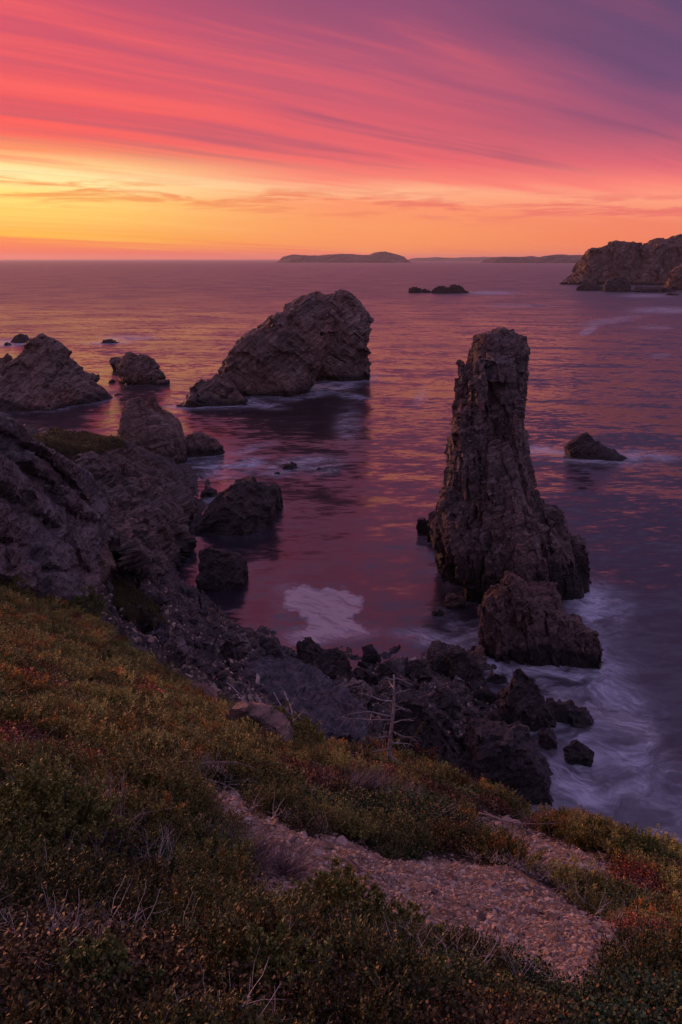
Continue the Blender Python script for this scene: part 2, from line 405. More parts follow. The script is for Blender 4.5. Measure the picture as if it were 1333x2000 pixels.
# main sea stack
RFX = []
MS = [
 lathe([(646,946,1002),(655,932,1018),(669,926,1022),(684,921,1033),(698,919,1031),(728,917,1026),(760,913,1022),(788,905,1013),(830,888,1019),(851,884,1021),(880,880,1019),(910,873,1023),(932,869,1032),(956,864,1036),(990,856,1040),(1015,850,1044),(1060,855,1050),(1100,862,1060),(1150,870,1070)], Y=71, ratio=0.72, power=3.2),
 lathe([(700,891,901),(706,888,909),(718,891,913),(735,892,920),(760,888,925),(790,883,930),(830,882,935),(880,880,945),(940,870,950)], Y=71.5, ratio=0.6, sink=False),
 lathe([(683,990,1032),(690,985,1034),(700,990,1031),(712,1000,1028)], Y=69, ratio=0.9, sink=False),
 lathe([(956,1037,1053),(960,1034,1057),(985,1033,1059),(1040,1030,1062)], Y=69.5, ratio=1.0, power=5, sink=False),
 lathe([(986,1064,1082),(990,1057,1093),(1003,1053,1107),(1025,1051,1112),(1100,1048,1114)], Y=69, ratio=0.9, power=4.5, sink=False),
 lathe([(1050,1102,1122),(1056,1097,1138),(1072,1094,1147),(1110,1092,1149),(1150,1090,1150)], base_v=1150, ratio=0.8, power=4.5),
 lathe([(1075,985,1090),(1090,982,1110),(1130,980,1135),(1165,978,1146)], base_v=1160, ratio=0.6, power=4),
 lathe([(1028,838,866),(1040,832,876),(1056,830,884),(1066,832,890)], base_v=1064, ratio=0.7),
 lathe([(868,987,995),(885,980,1001),(920,974,1008),(960,966,1018),(985,962,1032),(1005,957,1045),(1035,953,1052),(1065,950,1062),(1090,947,1070),(1150,942,1080)], Y=64.9, ratio=0.85, power=3),
 lathe([(735,925,948),(760,920,950),(800,912,945),(850,905,945),(900,902,945),(925,905,940)], Y=67.8, ratio=0.8, power=4, sink=False),
 lathe([(920,878,892),(960,872,895),(1010,862,890),(1050,858,890),(1110,870,900)], Y=67.5, ratio=0.9, power=3, sink=False),
 lathe([(960,905,930),(1000,900,935),(1060,893,930),(1090,893,925)], Y=67, ratio=0.8, power=4, sink=False),
 lathe([(1025,960,1000),(1050,955,1010),(1090,950,1030),(1130,950,1040)], Y=65, ratio=0.7, power=4, sink=False),
 lathe([(1028,1020,1075),(1045,1015,1095),(1080,1010,1110),(1110,1005,1115)], Y=66, ratio=0.6, power=4, sink=False),
 lathe([(705,938,1008),(725,935,1015),(745,935,1010)], Y=68.2, ratio=0.5, power=4, sink=False),
 lathe([(858,1008,1024),(864,1006,1027),(872,1008,1022)], Y=70, ratio=0.8, sink=False),
 lathe([(865,970,982),(900,960,980),(960,945,970),(1010,938,965),(1060,925,952),(1100,915,948),(1150,912,950)], Y=65.2, ratio=0.9, power=3),
 lathe([(1016,818,832),(1022,814,846),(1040,813,852),(1054,813,862)], base_v=1050, ratio=0.8),
 lathe([(1042,850,872),(1055,848,876),(1072,850,880)], base_v=1072, ratio=0.8),
 lathe([(1035,885,925),(1042,875,930),(1070,871,930),(1110,869,934),(1140,871,938)], base_v=1138, ratio=0.7, power=3),
 lathe([(1078,945,1110),(1090,940,1118),(1120,938,1130),(1165,930,1140)], base_v=1165, ratio=0.45, power=3.2),
]
cr = np.random.default_rng(77)
for u0, vt, w_, Y_, vb in ((905,800,16,67.2,1000),(925,840,18,66.6,1010),(945,770,20,67.0,960),(965,880,16,66.0,1060),(1000,800,18,67.4,980),(880,990,16,66.6,1090),(900,1010,20,65.6,1120),(935,960,14,65.8,1100),(985,1000,20,64.6,1110),(1030,1000,20,65.2,1120),(1060,1060,22,64.2,1150),(1090,1085,22,64.2,1160),(1020,1065,20,63.6,1150),(955,1080,20,64.0,1160),(915,1075,18,64.6,1140)):
    MS.append(lathe([(vt, u0 - w_ * .35, u0 + w_ * .3), (vt + 8, u0 - w_ * .5, u0 + w_ * .5), ((vt + vb) / 2, u0 - w_ * .62, u0 + w_ * .7), (vb, u0 - w_ * .7, u0 + w_ * .9)], Y=Y_, ratio=1.3, power=4.5, sink=False, n=20))
for u0, vt, w_, Y_, vb in ((958,1190,14,54.6,1285),(975,1160,14,54.2,1288),(998,1150,12,54.0,1290),(1020,1185,18,53.6,1295),(1045,1180,20,53.4,1298),(1070,1195,16,53.6,1298),(1092,1205,18,53.8,1300),(1112,1225,18,53.6,1302),(1135,1215,16,54.4,1300),(1128,1250,16,53.0,1306),(1150,1235,16,53.2,1306),(1165,1250,12,53.4,1306),(1000,1130,16,56.5,1200),(1040,1150,18,57.0,1200),(1075,1165,18,57.2,1210)):
    RFX.append(lathe([(vt, u0 - w_ * .3, u0 + w_ * .3), (vt + 7, u0 - w_ * .5, u0 + w_ * .5), ((vt + vb) / 2, u0 - w_ * .6, u0 + w_ * .62), (vb, u0 - w_ * .66, u0 + w_ * .75)], Y=Y_, ratio=1.3, power=4.5, sink=False, n=20))
rock('sea_stack', MS, 0.105, 'stack', [(2.4, 0.55, (6, 10, 5), (0.5, 0.6, 2.4)), (1.1, 0.24, (8, 14, 5), (0.6, 0.7, 2.0)), (0.5, 0.08, (12, 20, 30), (0.8, 1, 1.4))],
     'tall leaning pillar of rock rising from the water at right, widening to a buttressed foot', 'sea stack', seed=3, base=0.3, bscale=0.35, foam=0.35)
RF = [
 lathe([(1118,987,999),(1126,982,1008),(1140,975,1020),(1158,962,1036),(1176,946,1060),(1200,938,1085),(1235,935,1105),(1275,944,1110),(1296,950,1112)], base_v=1292, ratio=0.9, power=3.2),
 lathe([(1166,950,962),(1180,944,972),(1210,938,978),(1290,944,982)], base_v=1288, ratio=1.1, power=4),
 lathe([(1158,985,1002),(1175,980,1006),(1290,978,1008)], base_v=1292, ratio=1.0, power=4),
 lathe([(1140,1000,1050),(1150,995,1085),(1170,990,1098),(1200,985,1100),(1290,980,1115)], Y=60, ratio=0.8, power=3),
 lathe([(1170,1010,1060),(1178,1000,1075),(1200,995,1090),(1240,990,1110),(1290,985,1125)], base_v=1291, ratio=0.7, power=3.4),
 lathe([(1200,1070,1115),(1212,1060,1140),(1232,1058,1150),(1260,1055,1155),(1300,1050,1160)], base_v=1296, ratio=0.7, power=3.2),
 lathe([(1228,1132,1160),(1238,1122,1172),(1262,1115,1177),(1290,1112,1177),(1308,1112,1175)], base_v=1308, ratio=0.75, power=3.2),
]
rock('rock_ridge', RF + RFX, 0.085, 'ridge', [(1.5, 0.5, (12, 10, 10), (0.55, 0.9, 2.3)), (0.75, 0.26, (15, 12, 10), (0.6, 0.9, 2.0)), (0.36, 0.10, (15, 20, 30), (0.8, 1, 1.5))],
     'jagged reddish ridge of rock in front of the foot of the tall pillar', seed=5, base=0.2, foam=0.9)
# whale-backed islet
WI = [
 lathe([(573,622,655),(580,606,690),(591,580,704),(603,565,712),(625,555,716),(650,550,718),(690,555,719),(720,560,721),(748,565,722)], base_v=744, ratio=0.75, power=3.2),
 lathe([(586,596,640),(600,562,650),(612,540,660),(632,512,665),(655,488,660),(680,462,650),(705,440,640),(730,426,625),(755,418,610),(778,412,590)], base_v=774, ratio=0.62, power=3),
 lathe([(742,392,425),(750,382,440),(765,372,458),(780,360,470),(798,352,476)], base_v=796, ratio=0.7, power=2.8),
 lathe([(640,575,600),(660,560,612),(690,545,610),(720,540,600),(770,530,590)], base_v=769, ratio=0.9),
]
rock('rock_islet', WI, 0.27, 'islet', [(9, 1.7, (10, -38, 0), (1.6, 1, 0.55)), (4, 0.85, (15, -40, 10), (1.5, 1, 0.6)), (1.6, 0.36, (10, -36, 0), (1.6, 1, 0.6)), (0.8, 0.14, (10, -36, 0), (1.6, 1, 0.6))],
     'largest islet, a whale-backed brown rock with a steep right end in mid water', 'islet', seed=9, base=1.0, bscale=0.12, foam=0.75)
LI = [
 lathe([(661,68,103),(668,61,117),(680,55,128),(692,47,137),(705,20,143),(718,-10,148),(740,-40,165),(765,-60,192),(785,-70,212),(803,-80,214)], base_v=798, ratio=0.55, power=2.8),
 lathe([(757,32,62),(764,25,85),(778,15,112),(806,-10,130)], base_v=806, ratio=0.8),
 lathe([(735,150,186),(739,148,193),(748,145,180)], Y=185, ratio=0.8),
 lathe([(700,-60,10),(715,-80,20),(745,-90,30),(790,-100,60)], base_v=795, ratio=0.7),
]
rock('rock_islet', LI, 0.33, 'islet', [(3.4, 1.2, (10, -25, 0), (0.9, 1, 1.2)), (1.7, 0.55, (15, -40, 10), (1.2, 1, 0.8)), (0.8, 0.22, (10, -36, 0), (1.2, 1, 0.8))],
     'craggy double-topped islet at the left edge of the sea', 'islet', seed=12, base=0.8, bscale=0.15, foam=0.45)
SI = [
 lathe([(690,248,264),(697,237,290),(706,232,300),(720,230,308),(735,234,318),(753,242,326)], base_v=752, ratio=0.7),
 lathe([(742,312,328),(747,305,332),(753,300,331)], base_v=753, ratio=0.7),
]
rock('rock_islet', SI, 0.25, 'islet', [(2.2, 0.9, (10, -20, 0), (0.8, 1, 1.4)), (1.1, 0.4, (15, -30, 10), (1, 1, 0.9)), (0.6, 0.15, (10, -36, 0), (1, 1, 0.9))],
     'small rugged islet between the left islet and the whale-backed rock', 'islet', seed=15, base=0.5, foam=0.3)
CR = [
 lathe([(773,292,300),(784,288,305),(797,283,313),(812,275,335),(840,268,352),(880,262,356),(905,262,350)], Y=119, ratio=0.8, power=3),
 lathe([(777,258,280),(786,248,282),(797,243,287),(806,241,304),(814,239,318),(830,236,340),(850,234,352),(880,234,352),(908,236,345)], Y=115, ratio=0.75, power=3.2),
 lathe([(812,290,330),(822,280,348),(840,275,356),(870,275,362),(908,280,365)], base_v=909, ratio=0.6, power=3),
 lathe([(844,379,386),(850,366,404),(858,355,418),(870,345,430),(888,335,438),(905,325,436)], base_v=893, ratio=0.5, power=2.8),
]
rock('castle_rock', CR, 0.16, 'lichen', [(0.9, 0.28, (6, 8, 0), (0.6, 0.7, 2.0)), (0.5, 0.12, (6, 8, 0), (0.7, 0.8, 1.6))],
     'two-pronged rock outcrop with orange lichen ending the left headland', 'outcrop', seed=18, base=0.0, foam=0.5)
PY = [lathe([(846,1138,1148),(855,1125,1158),(868,1108,1178),(880,1104,1200),(890,1106,1222),(901,1112,1230)], base_v=899, ratio=0.6, power=2.4)]
rock('sea_rock', PY, 0.16, 'wet', lay(1.2, (20, 30, 10)), 'dark pyramid-shaped rock ringed with foam to the right of the tall pillar', seed=21, base=0.12, foam=0.9)
RE = [
 lathe([(556,884,891),(559,878,900),(564,866,908),(575,850,918)], base_v=573, ratio=0.4),
 lathe([(559,856,866),(563,848,876),(575,842,890)], base_v=573, ratio=0.4),
 lathe([(560,806,814),(564,801,822),(573,797,834)], base_v=572, ratio=0.4),
 lathe([(565,824,832),(573,818,850)], base_v=572, ratio=0.4),
]
rock('reef', RE, 0.28, 'wet', lay(3, (10, 30, 10), (0.7, 1, 1.3), amp=0.4), 'low dark reef lying offshore below the distant islands', 'reef', seed=24, base=0.6, foam=0.8)
# small rocks awash
rock('sea_rock', [lathe([(698,219,238),(704,215,244),(712,217,250),(720,222,252)], Y=222, ratio=0.8)], 0.25, 'islet', lay(2.5, (15, -40, 10)), 'squat rock touching the left side of the small islet', seed=16, base=0.3, foam=0.2)
def awash(rows, label, seed, mat='wet', foam=0.4, vox=0.16, s=1.2, ratio=0.8, Y=None, name='sea_rock', group=None, sink=True):
    return rock(name, [lathe(rows, Y=Y, ratio=ratio, power=2.6, sink=sink)], vox, mat, lay(s, (20, 30, 40), amp=0.24), label, seed=seed, base=0.05 * s, bscale=0.7 / s, foam=foam, group=group, cuts=8)
awash([(654,38,46),(659,28,55),(670,24,62)], 'dark hump of rock in surf at the far left of the sea', 31, s=3, vox=0.3, foam=1)
awash([(669,12,18),(675,9,24)], 'tiny rock just left of the dark hump at the far left', 32, s=2, vox=0.3, foam=1)
awash([(664,203,222),(667,200,228),(671,198,232)], 'low flat skerry in foam behind the small islet', 33, s=2.5, vox=0.3, foam=0.9)
awash([(742,213,222),(748,211,226)], 'small rock awash left of the small islet', 34, s=1.2, foam=0.2)
awash([(769,226,234),(773,222,240)], 'small low rock in the channel below the small islet', 35, s=1, foam=0.1)
awash([(779,238,246),(783,236,252)], 'tiny flat rock nearest the two-pronged outcrop in the channel', 36, s=1, foam=0.1)
awash([(902,560,570),(908,553,577),(917,548,580)], 'dark rock in the foam streak in the middle of the cove', 37, s=1.2, foam=0.8)
awash([(921,540,546),(927,532,549)], 'little dark rock left of the one in the foam streak', 38, s=0.8, foam=0.7)
awash([(912,622,628),(918,617,632)], 'tiny rock right of the one in the foam streak', 39, s=0.7, foam=0.7)
awash([(936,470,486),(942,464,498),(950,462,502)], 'flat dark rock behind the big leaning boulder in the cove', 40, s=1.2, foam=0.4)
awash([(951,400,410),(960,394,418),(972,392,424)], 'dark stone between the brown cliff and the leaning boulder', 41, s=1.2, foam=0.4)
awash([(974,388,395),(980,384,400)], 'tiny stone against the shore of the brown cliff', 42, s=0.8, foam=0.2)
BB = [
 lathe([(942,428,460),(950,420,500),(965,412,512),(990,402,510),(1015,392,505),(1030,388,495)], base_v=1030, ratio=0.7, power=3),
 lathe([(955,500,540),(962,495,550),(980,490,553),(1000,485,545)], base_v=1000, ratio=0.7, power=3),
 lathe([(1000,400,440),(1015,390,470),(1030,388,490),(1048,395,485)], base_v=1046, ratio=0.6),
]
rock('leaning_boulder', BB, 0.14, 'wet', [(2.6, 0.6, (20, 35, 20), (1.3, 1, 0.7)), (1.1, 0.28, (20, 35, 20), (1.2, 1, 0.7)), (0.45, 0.1, (20, 35, 20), (1, 1, 0.7))],
     'big tilted block of rock in the cove beside the brown cliff', 'boulder', seed=44, cuts=12, base=0.08, foam=0.2)
CB = [lathe([(1070,402,420),(1078,394,435),(1090,390,450),(1105,388,462),(1130,388,460),(1150,390,452)], base_v=1152, ratio=0.75, power=3.2),
      lathe([(1100,450,476),(1106,445,484),(1118,440,486),(1140,435,470)], base_v=1128, ratio=0.7)]
rock('cove_boulder', CB, 0.12, 'wet', lay(1.9, (15, 25, 10), (1, 1, 1.1)), 'lone upright boulder standing in the still water of the cove', 'boulder', seed=47, cuts=12, base=0.08, foam=0.1)

# right headland
HD = [
 lathe([(458,1328,1420),(464,1310,1460),(472,1270,1500),(480,1220,1520),(490,1170,1540),(505,1145,1560),(530,1130,1580),(552,1115,1600),(560,1112,1600)], base_v=556, ratio=0.4, power=3),
 lathe([(474,1196,1240),(482,1168,1262),(490,1150,1275),(505,1142,1280),(530,1128,1290),(552,1106,1300),(557,1100,1300)], base_v=556, ratio=0.5, power=3),
 lathe([(545,1125,1145),(550,1100,1160),(556,1096,1165)], base_v=556, ratio=0.6),
 lathe([(478,1290,1350),(500,1282,1360),(530,1275,1370),(555,1270,1380)], base_v=553, ratio=0.6, power=3),
]
rock('headland', HD, 1.1, 'far', [(26, 5.5, (5, 12, 0), (0.5, 0.8, 1.8)), (10, 2.2, (5, 12, 0), (0.6, 0.8, 1.7)), (4, 0.8, (10, 10, 0), (0.8, 1, 1.4))],
     'steep cliffed headland running in from the right edge below the sky', 'headland', seed=51, base=2.5, bscale=0.04, foam=0.9)
rock('sea_rock', [lathe([(541,1200,1214),(547,1190,1224),(557,1182,1229),(570,1178,1231)], base_v=570, ratio=0.6), lathe([(553,1140,1165),(560,1130,1180),(569,1126,1190)], base_v=568, ratio=0.5)], 0.5, 'wet', lay(6, (10, 30, 0)), 'dark humped rock with a low tail in surf before the headland', seed=53, base=0.7, bscale=0.1, foam=0.9)
rock('sea_rock', [lathe([(518,1330,1360),(530,1315,1375),(550,1306,1385),(568,1302,1390)], base_v=567, ratio=0.7)], 0.6, 'far', lay(8, (10, 30, 0)), 'tall brown rock cut by the right edge below the headland', seed=55, base=0.8, bscale=0.08, foam=0.7)
awash([(560,1240,1275),(565,1232,1300),(571,1228,1320)], 'low dark reef between the humped rock and the right edge', 56, s=4, vox=0.5, foam=0.6, ratio=0.4)
awash([(573,1308,1318),(577,1300,1328)], 'lowest little dark rock in the surf under the headland', 57, s=3, vox=0.4, foam=0.6, ratio=0.5)

# distant islands
def island(name, crest, Y, depth, label, seed):
    us = [c[0] for c in crest]; vs = [c[1] for c in crest]
    n = 160; k = 25
    u = np.linspace(us[0], us[-1], n); v = np.interp(u, us, vs)
    x0 = np.array([at(a, 506, Y)[0] for a in u]); z = np.array([at(a, b, Y)[2] for a, b in zip(u, v)])
    env = np.clip(np.minimum(np.arange(n), n - 1 - np.arange(n)) / 6.0, 0, 1) ** 0.6
    V = []
    for j in range(k):
        s = j / (k - 1) * 2 - 1
        P = np.c_[x0, np.full(n, Y + s * depth), np.full(n, 0.0)]
        nz = fbm(P / (depth * 0.5), 4, seed)
        h = z * env * np.clip(1 - abs(s + 0.35 * nz) ** 1.6, 0, 1) * (1 + 0.25 * nz * (1 if j != k // 2 else 0))
        P[:, 2] = h - 3 - 6 * abs(s) ** 6; V.append(P)
    V = np.concatenate(V); idx = np.arange(n * k).reshape(k, n)
    q = np.stack([idx[:-1, :-1], idx[:-1, 1:], idx[1:, 1:], idx[1:, :-1]], -1).reshape(-1, 4)
    o = obj(name, mesh_np(name, V, q), M['isle']); tag(o, label, 'island')
    return o
island('island', [(543,506),(552,501),(565,498),(580,497),(600,498),(625,499),(650,497),(672,495.5),(690,495),(705,497),(720,498),(728,495),(742,492.5),(752,492),(765,493.5),(780,497),(790,500),(800,505.5)], 7600, 500, 'longest distant island with two rounded humps on the horizon', 61)
island('island', [(952,505.5),(962,502),(985,500.5),(1010,501),(1035,500),(1055,502),(1065,499),(1085,496.5),(1105,495.5),(1125,497),(1150,499),(1180,502),(1200,506)], 6800, 500, 'flat-topped distant island touching the headland at right', 63)
island('island', [(795,506),(815,503),(850,502.5),(880,503.5),(910,502),(940,501.5),(975,502.5),(1000,506)], 13500, 600, 'faintest and lowest distant island, palest between the other two', 65)

# ------------------------------------------------------------------ ground
GP = [(0,2000,1.3),(333,2000,1.42),(666,2000,1.6),(1000,2000,1.9),(1333,2000,2.25),(0,1850,1.95),(333,1850,2.2),(0,1700,3.0),(300,1700,3.4),(0,1500,6.0),(300,1500,6.8),(0,1300,13),(150,1400,10.5),(0,1165,29),(130,1215,27),(200,1290,21),
      (330,1335,22.5),(500,1600,5.2),(480,1440,15.5),(590,1482,16),(666,1800,3.3),(850,1730,5),(700,1600,7.8),(800,1503,16.3),(700,1490,17),(960,1575,13),(850,1610,8.5),(1150,1640,11),(1050,1640,9),(1333,1700,9.5),(1100,1780,5.2),(1333,1850,4.2),(1000,1900,2.9),(1200,1700,7.6),
      (330,1230,40),(250,1150,48),(200,1190,38),(450,1240,50),(620,1290,52),(560,1350,40),(500,1330,36),(440,1340,29),(650,1430,34),(400,1290,34),
      (760,1300,52),(850,1370,46),(800,1450,38),(230,1010,62),(240,1080,54),
      (160,870,97),(100,850,103),(240,860,98),(150,845,110),(60,845,112),(200,900,90)]
W = [at(*p) for p in GP]
for u, v in ((410,1180),(480,1225),(560,1262),(365,1140),(330,1120),(310,1100),(340,1090),(385,975),(345,905),(940,1290),(700,1310),(960,1400),(900,1270),(1000,1470)):
    W.append(sea(u, v, 0.05 if v > 1200 else -0.2))
W += [np.array(p, float) for p in (
 (0,0,28.4),(2.6,22,10.5),(4,28,5),(6,33,2),(-4,24,14.5),(-1,30,9),(10,18,7.5),(13,22,0),(16,26,-4),(8,26,3),(5,0,24.6),(10,0,17),(18,0,4),(24,0,-4),(13,9,11),(-5,0,29.6),(-20,0,33),(-22,14,27),(-27,28,23),(-40,0,36),(-45,40,27),(-34,58,17),(-45,80,14),(-42,100,8.5),
 (0,-10,30.5),(-20,-20,36),(15,-15,18),(-7,70,-3),(5,60,-2),(0,80,-4),(-12,92,-3),(14,48,-1.2),(11,37,-2),(20,35,-5),(30,50,-6),(0,110,-6),(-22,135,-6),(40,100,-7),(-60,150,-6),(-30,50,17.5),(-29,72,11),(-27,85,9),(-50,112,6),(-60,122,1),(-58,92,12),(-75,105,9),(-85,140,-5),(-42,122,-0.5),(-30,126,-3),(-100,60,22),(-100,0,38),(-60,-60,45),(40,-40,-6),(0,-80,40),(60,20,-8),(-20,44,13.5),(-26,40,19),(-100,-100,50),(60,160,-8),(-120,160,-8))]
W = np.array(W)
ground_f = rbf_fit(W[:, :2], W[:, 2], c=1.2, reg=0.02)
def veg_rock_masks(P):
    """which cover grows where, from the place of each ground point"""
    u, v = project(P); y = P[:, 1]
    wob = 14 * fbm(np.c_[u / 60, v / 45, y * 0], 3, 5)
    uu = u + wob * 1.5; vv = v + wob
    veg = inside([(-900,1128),(0,1150),(70,1165),(160,1195),(240,1255),(330,1320),(360,1345),(440,1372),(470,1400),(560,1455),(640,1462),(720,1480),(800,1500),(880,1525),(960,1560),(1060,1580),(1160,1625),(1250,1670),(1333,1690),(2200,1980),(6000,3600),(6000,9000),(-5000,9000),(-5000,1000)], uu, vv) & (y < 36)
    veg |= (y < 2) 
    g1 = inside([(470,1600),(520,1605),(600,1640),(640,1628),(760,1690),(880,1672),(950,1690),(1005,1706),(1088,1748),(1178,1806),(1240,1845),(1268,1895),(1190,1945),(1100,1945),(1010,1905),(930,1888),(840,1875),(760,1845),(680,1812),(560,1772),(462,1715)], uu, vv)
    g2 = inside([(905,1590),(990,1602),(1062,1630),(1132,1662),(1225,1708),(1168,1730),(1084,1722),(1006,1685),(940,1640)], uu, vv)
    g3 = inside([(372,1530),(470,1550),(492,1600),(452,1606),(420,1582),(385,1556)], uu, vv)
    grav = (g1 | g2 | g3) & (y < 16)
    pv = inside([(70,862),(110,848),(170,845),(232,848),(236,880),(225,905),(150,900),(90,880)], uu, vv) & (y > 80)
    pv |= inside([(222,1130),(262,1150),(305,1190),(322,1225),(260,1215),(230,1180)], uu, vv) & (y > 36) & (y < 60)
    clear = inside([(350,1342),(375,1330),(408,1328),(430,1350),(436,1366),(405,1374),(370,1368)], u, v) | inside([(450,1376),(470,1367),(507,1368),(542,1383),(566,1406),(574,1430),(568,1464),(530,1470),(488,1450),(460,1420),(452,1398)], u, v)
    clear |= inside([(296,1508),(390,1530),(440,1542),(440,1550),(380,1546),(320,1530)], u, v)
    return veg & ~grav & ~(clear & (y > 5)), grav, pv
def ground_mesh():
    az = np.concatenate([np.linspace(-180, -46, 60)[:-1], np.linspace(-46, 46, 620), np.linspace(46, 180, 60)[1:-1]])
    r = np.geomspace(0.7, 190, 640)
    A, Rr = np.meshgrid(np.radians(az), r)
    X = (Rr * np.sin(A)).ravel(); Y = (Rr * np.cos(A)).ravel(); rr = Rr.ravel()
    Z = ground_f(np.c_[X, Y])
    P = np.c_[X, Y, Z]
    veg, grav, pv = veg_rock_masks(P)
    P2 = np.c_[X, Y, Z * 0]
    bare = ~(veg | grav | pv) & (Y > 12)
    Z = Z + np.where(bare, 0, 0.24 * np.minimum(1, rr / 6) * fbm(P2 * 0.55, 4, 3) + 0.05 * fbm(P2 * 3, 3, 8) * np.minimum(1, rr / 3))
    hb, gb = facet(np.c_[X, Y, Z], 2.6, (20, 30, 0), (1, 1, 1), 91)
    hc, gc = facet(np.c_[X, Y, Z], 0.8, (20, 30, 0), (1, 1, 1), 92)
    Z = Z + np.where(bare, 0.8 * hb - 0.35 * gb + 0.32 * hc - 0.15 * gc + 0.3 * fbm(P2 * 0.4, 3, 5), 0)
    Z = Z - np.where(veg, 0.02, 0)
    V = np.concatenate([np.c_[X, Y, Z], [[0, 0, 28.4]]])
    nr, na = len(r), len(az); idx = np.arange(nr * na).reshape(nr, na)
    idc = np.c_[idx, idx[:, :1]]
    q = np.stack([idc[:-1, :-1], idc[:-1, 1:], idc[1:, 1:], idc[1:, :-1]], -1).reshape(-1, 4)[:, ::-1]
    cap = [(nr * na, int(idc[0, k + 1]), int(idc[0, k])) for k in range(na)]
    Z0 = V
    me = bpy.data.meshes.new('ground')
    me.from_pydata([tuple(p) for p in V], [], [tuple(int(i) for i in f) for f in q] + [tuple(c[::-1]) for c in cap]); me.update()
    me.polygons.foreach_set('use_smooth', np.ones(len(me.polygons), bool))
    pad = lambda a: np.r_[a.astype(float), 1.0]
    attr(me, 'veg', pad(veg | pv)); g = pad(grav); g[-1] = 0; attr(me, 'gravel', g)
    return me, (r, az, V[:-1, 2].reshape(nr, na), veg.reshape(nr, na), grav.reshape(nr, na), pv.reshape(nr, na))
gme, GD = ground_mesh()
def gz(x, y):
    """height of the finished ground"""
    x = np.atleast_1d(np.asarray(x, float)); y = np.atleast_1d(np.asarray(y, float))
    r, az, Z = GD[0], GD[1], GD[2]
    rr = np.clip(np.hypot(x, y), r[0], r[-1] * 0.999); a = np.degrees(np.arctan2(x, y))
    fi = np.log(rr / r[0]) / np.log(r[-1] / r[0]) * (len(r) - 1); i = np.clip(fi.astype(int), 0, len(r) - 2); fi = fi - i
    j = np.clip(np.searchsorted(az, a) - 1, 0, len(az) - 2); fj = np.clip((a - az[j]) / (az[j + 1] - az[j]), 0, 1)
    return (Z[i, j] * (1 - fi) * (1 - fj) + Z[i + 1, j] * fi * (1 - fj) + Z[i, j + 1] * (1 - fi) * fj + Z[i + 1, j + 1] * fi * fj)
def gpix(u, v, ymin=0.8, ymax=170):
    """where the line of sight through a photo point meets the ground"""
    d = ray(u, v); t = np.geomspace(ymin, ymax, 3000) / d[1]
    P = np.array([0, 0, H]) + t[:, None] * d
    below = P[:, 2] < gz(P[:, 0], P[:, 1])
    k = int(np.argmax(below)) if below.any() else len(t) - 1
    return P[k]
m, t, bs, out = material('ground_soil')
pos = t.new('ShaderNodeNewGeometry').outputs['Position']
veg = t.new('ShaderNodeAttribute', attribute_name='veg').outputs['Fac']; gra = t.new('ShaderNodeAttribute', attribute_name='gravel').outputs['Fac']
nb = t.noise(pos, 1.3, 6, 0.65); nf = t.noise(pos, 14, 5, 0.7)
strat = t.mapping(pos, rot=(30, 35, 20), sc=(0.5, 1, 2.2))
rk = t.mix(t.mr(t.noise(strat, 1.2, 8, 0.7), 0.35, 0.7), (0.03, 0.026, 0.028, 1), (0.10, 0.083, 0.08, 1))
rk = t.mix(t.mr(nb, 0.5, 0.7, 0, 0.6), rk, (0.085, 0.05, 0.04, 1))
vs_ = t.vor(pos, 2.2); vt_ = t.vor(pos, 6.5)
rk = t.mix(1.0, rk, t.mix(t.new('ShaderNodeSeparateColor', i_0=vt_.outputs['Color']).outputs[0], (0.6, 0.6, 0.62, 1), (1.35, 1.3, 1.28, 1)), 'MULTIPLY')
so = t.mix(t.mr(nf, 0.35, 0.7), (0.018, 0.014, 0.009, 1), (0.055, 0.036, 0.022, 1))
vg = t.vor(pos, 26); gc_ = t.new('ShaderNodeSeparateColor', i_0=vg.outputs['Color']).outputs[0]
gr = t.mix(gc_, (0.17, 0.10, 0.065, 1), (0.38, 0.26, 0.18, 1)); gr = t.mix(t.mr(nb, 0.35, 0.65, 0, 0.5), gr, (0.15, 0.09, 0.06, 1))
gr = t.mix(t.mr(vg.outputs['Distance'], 0.3, 0.7, 0, 0.6), gr, (0.06, 0.035, 0.025, 1))
edge = t.m('ADD', gra, t.m('MULTIPLY', t.m('SUBTRACT', nf, 0.5), 0.5))
c = t.mix(t.mr(veg, 0.3, 0.7), rk, so); c = t.mix(t.mr(edge, 0.4, 0.6), c, gr)
t.put(bs.inputs['Base Color'], c); bs.inputs['Roughness'].default_value = 0.85; bs.inputs['Specular IOR Level'].default_value = 0.2
hh = t.m('ADD', t.m('MULTIPLY', vs_.outputs['Distance'], -0.35), t.m('MULTIPLY', vt_.outputs['Distance'], -0.14))
hh = t.m('ADD', hh, t.m('MULTIPLY', vg.outputs['Distance'], t.m('MULTIPLY', gra, -0.02)))
hh = t.m('ADD', hh, t.m('MULTIPLY', nf, 0.04))
t.put(bs.inputs['Normal'], t.bump(hh, 1.0, 0.6))
M['ground'] = m
ground = obj('ground', gme, m); tag(ground, 'steep coastal slope of heath, gravel and scree falling to the cove', kind='structure')

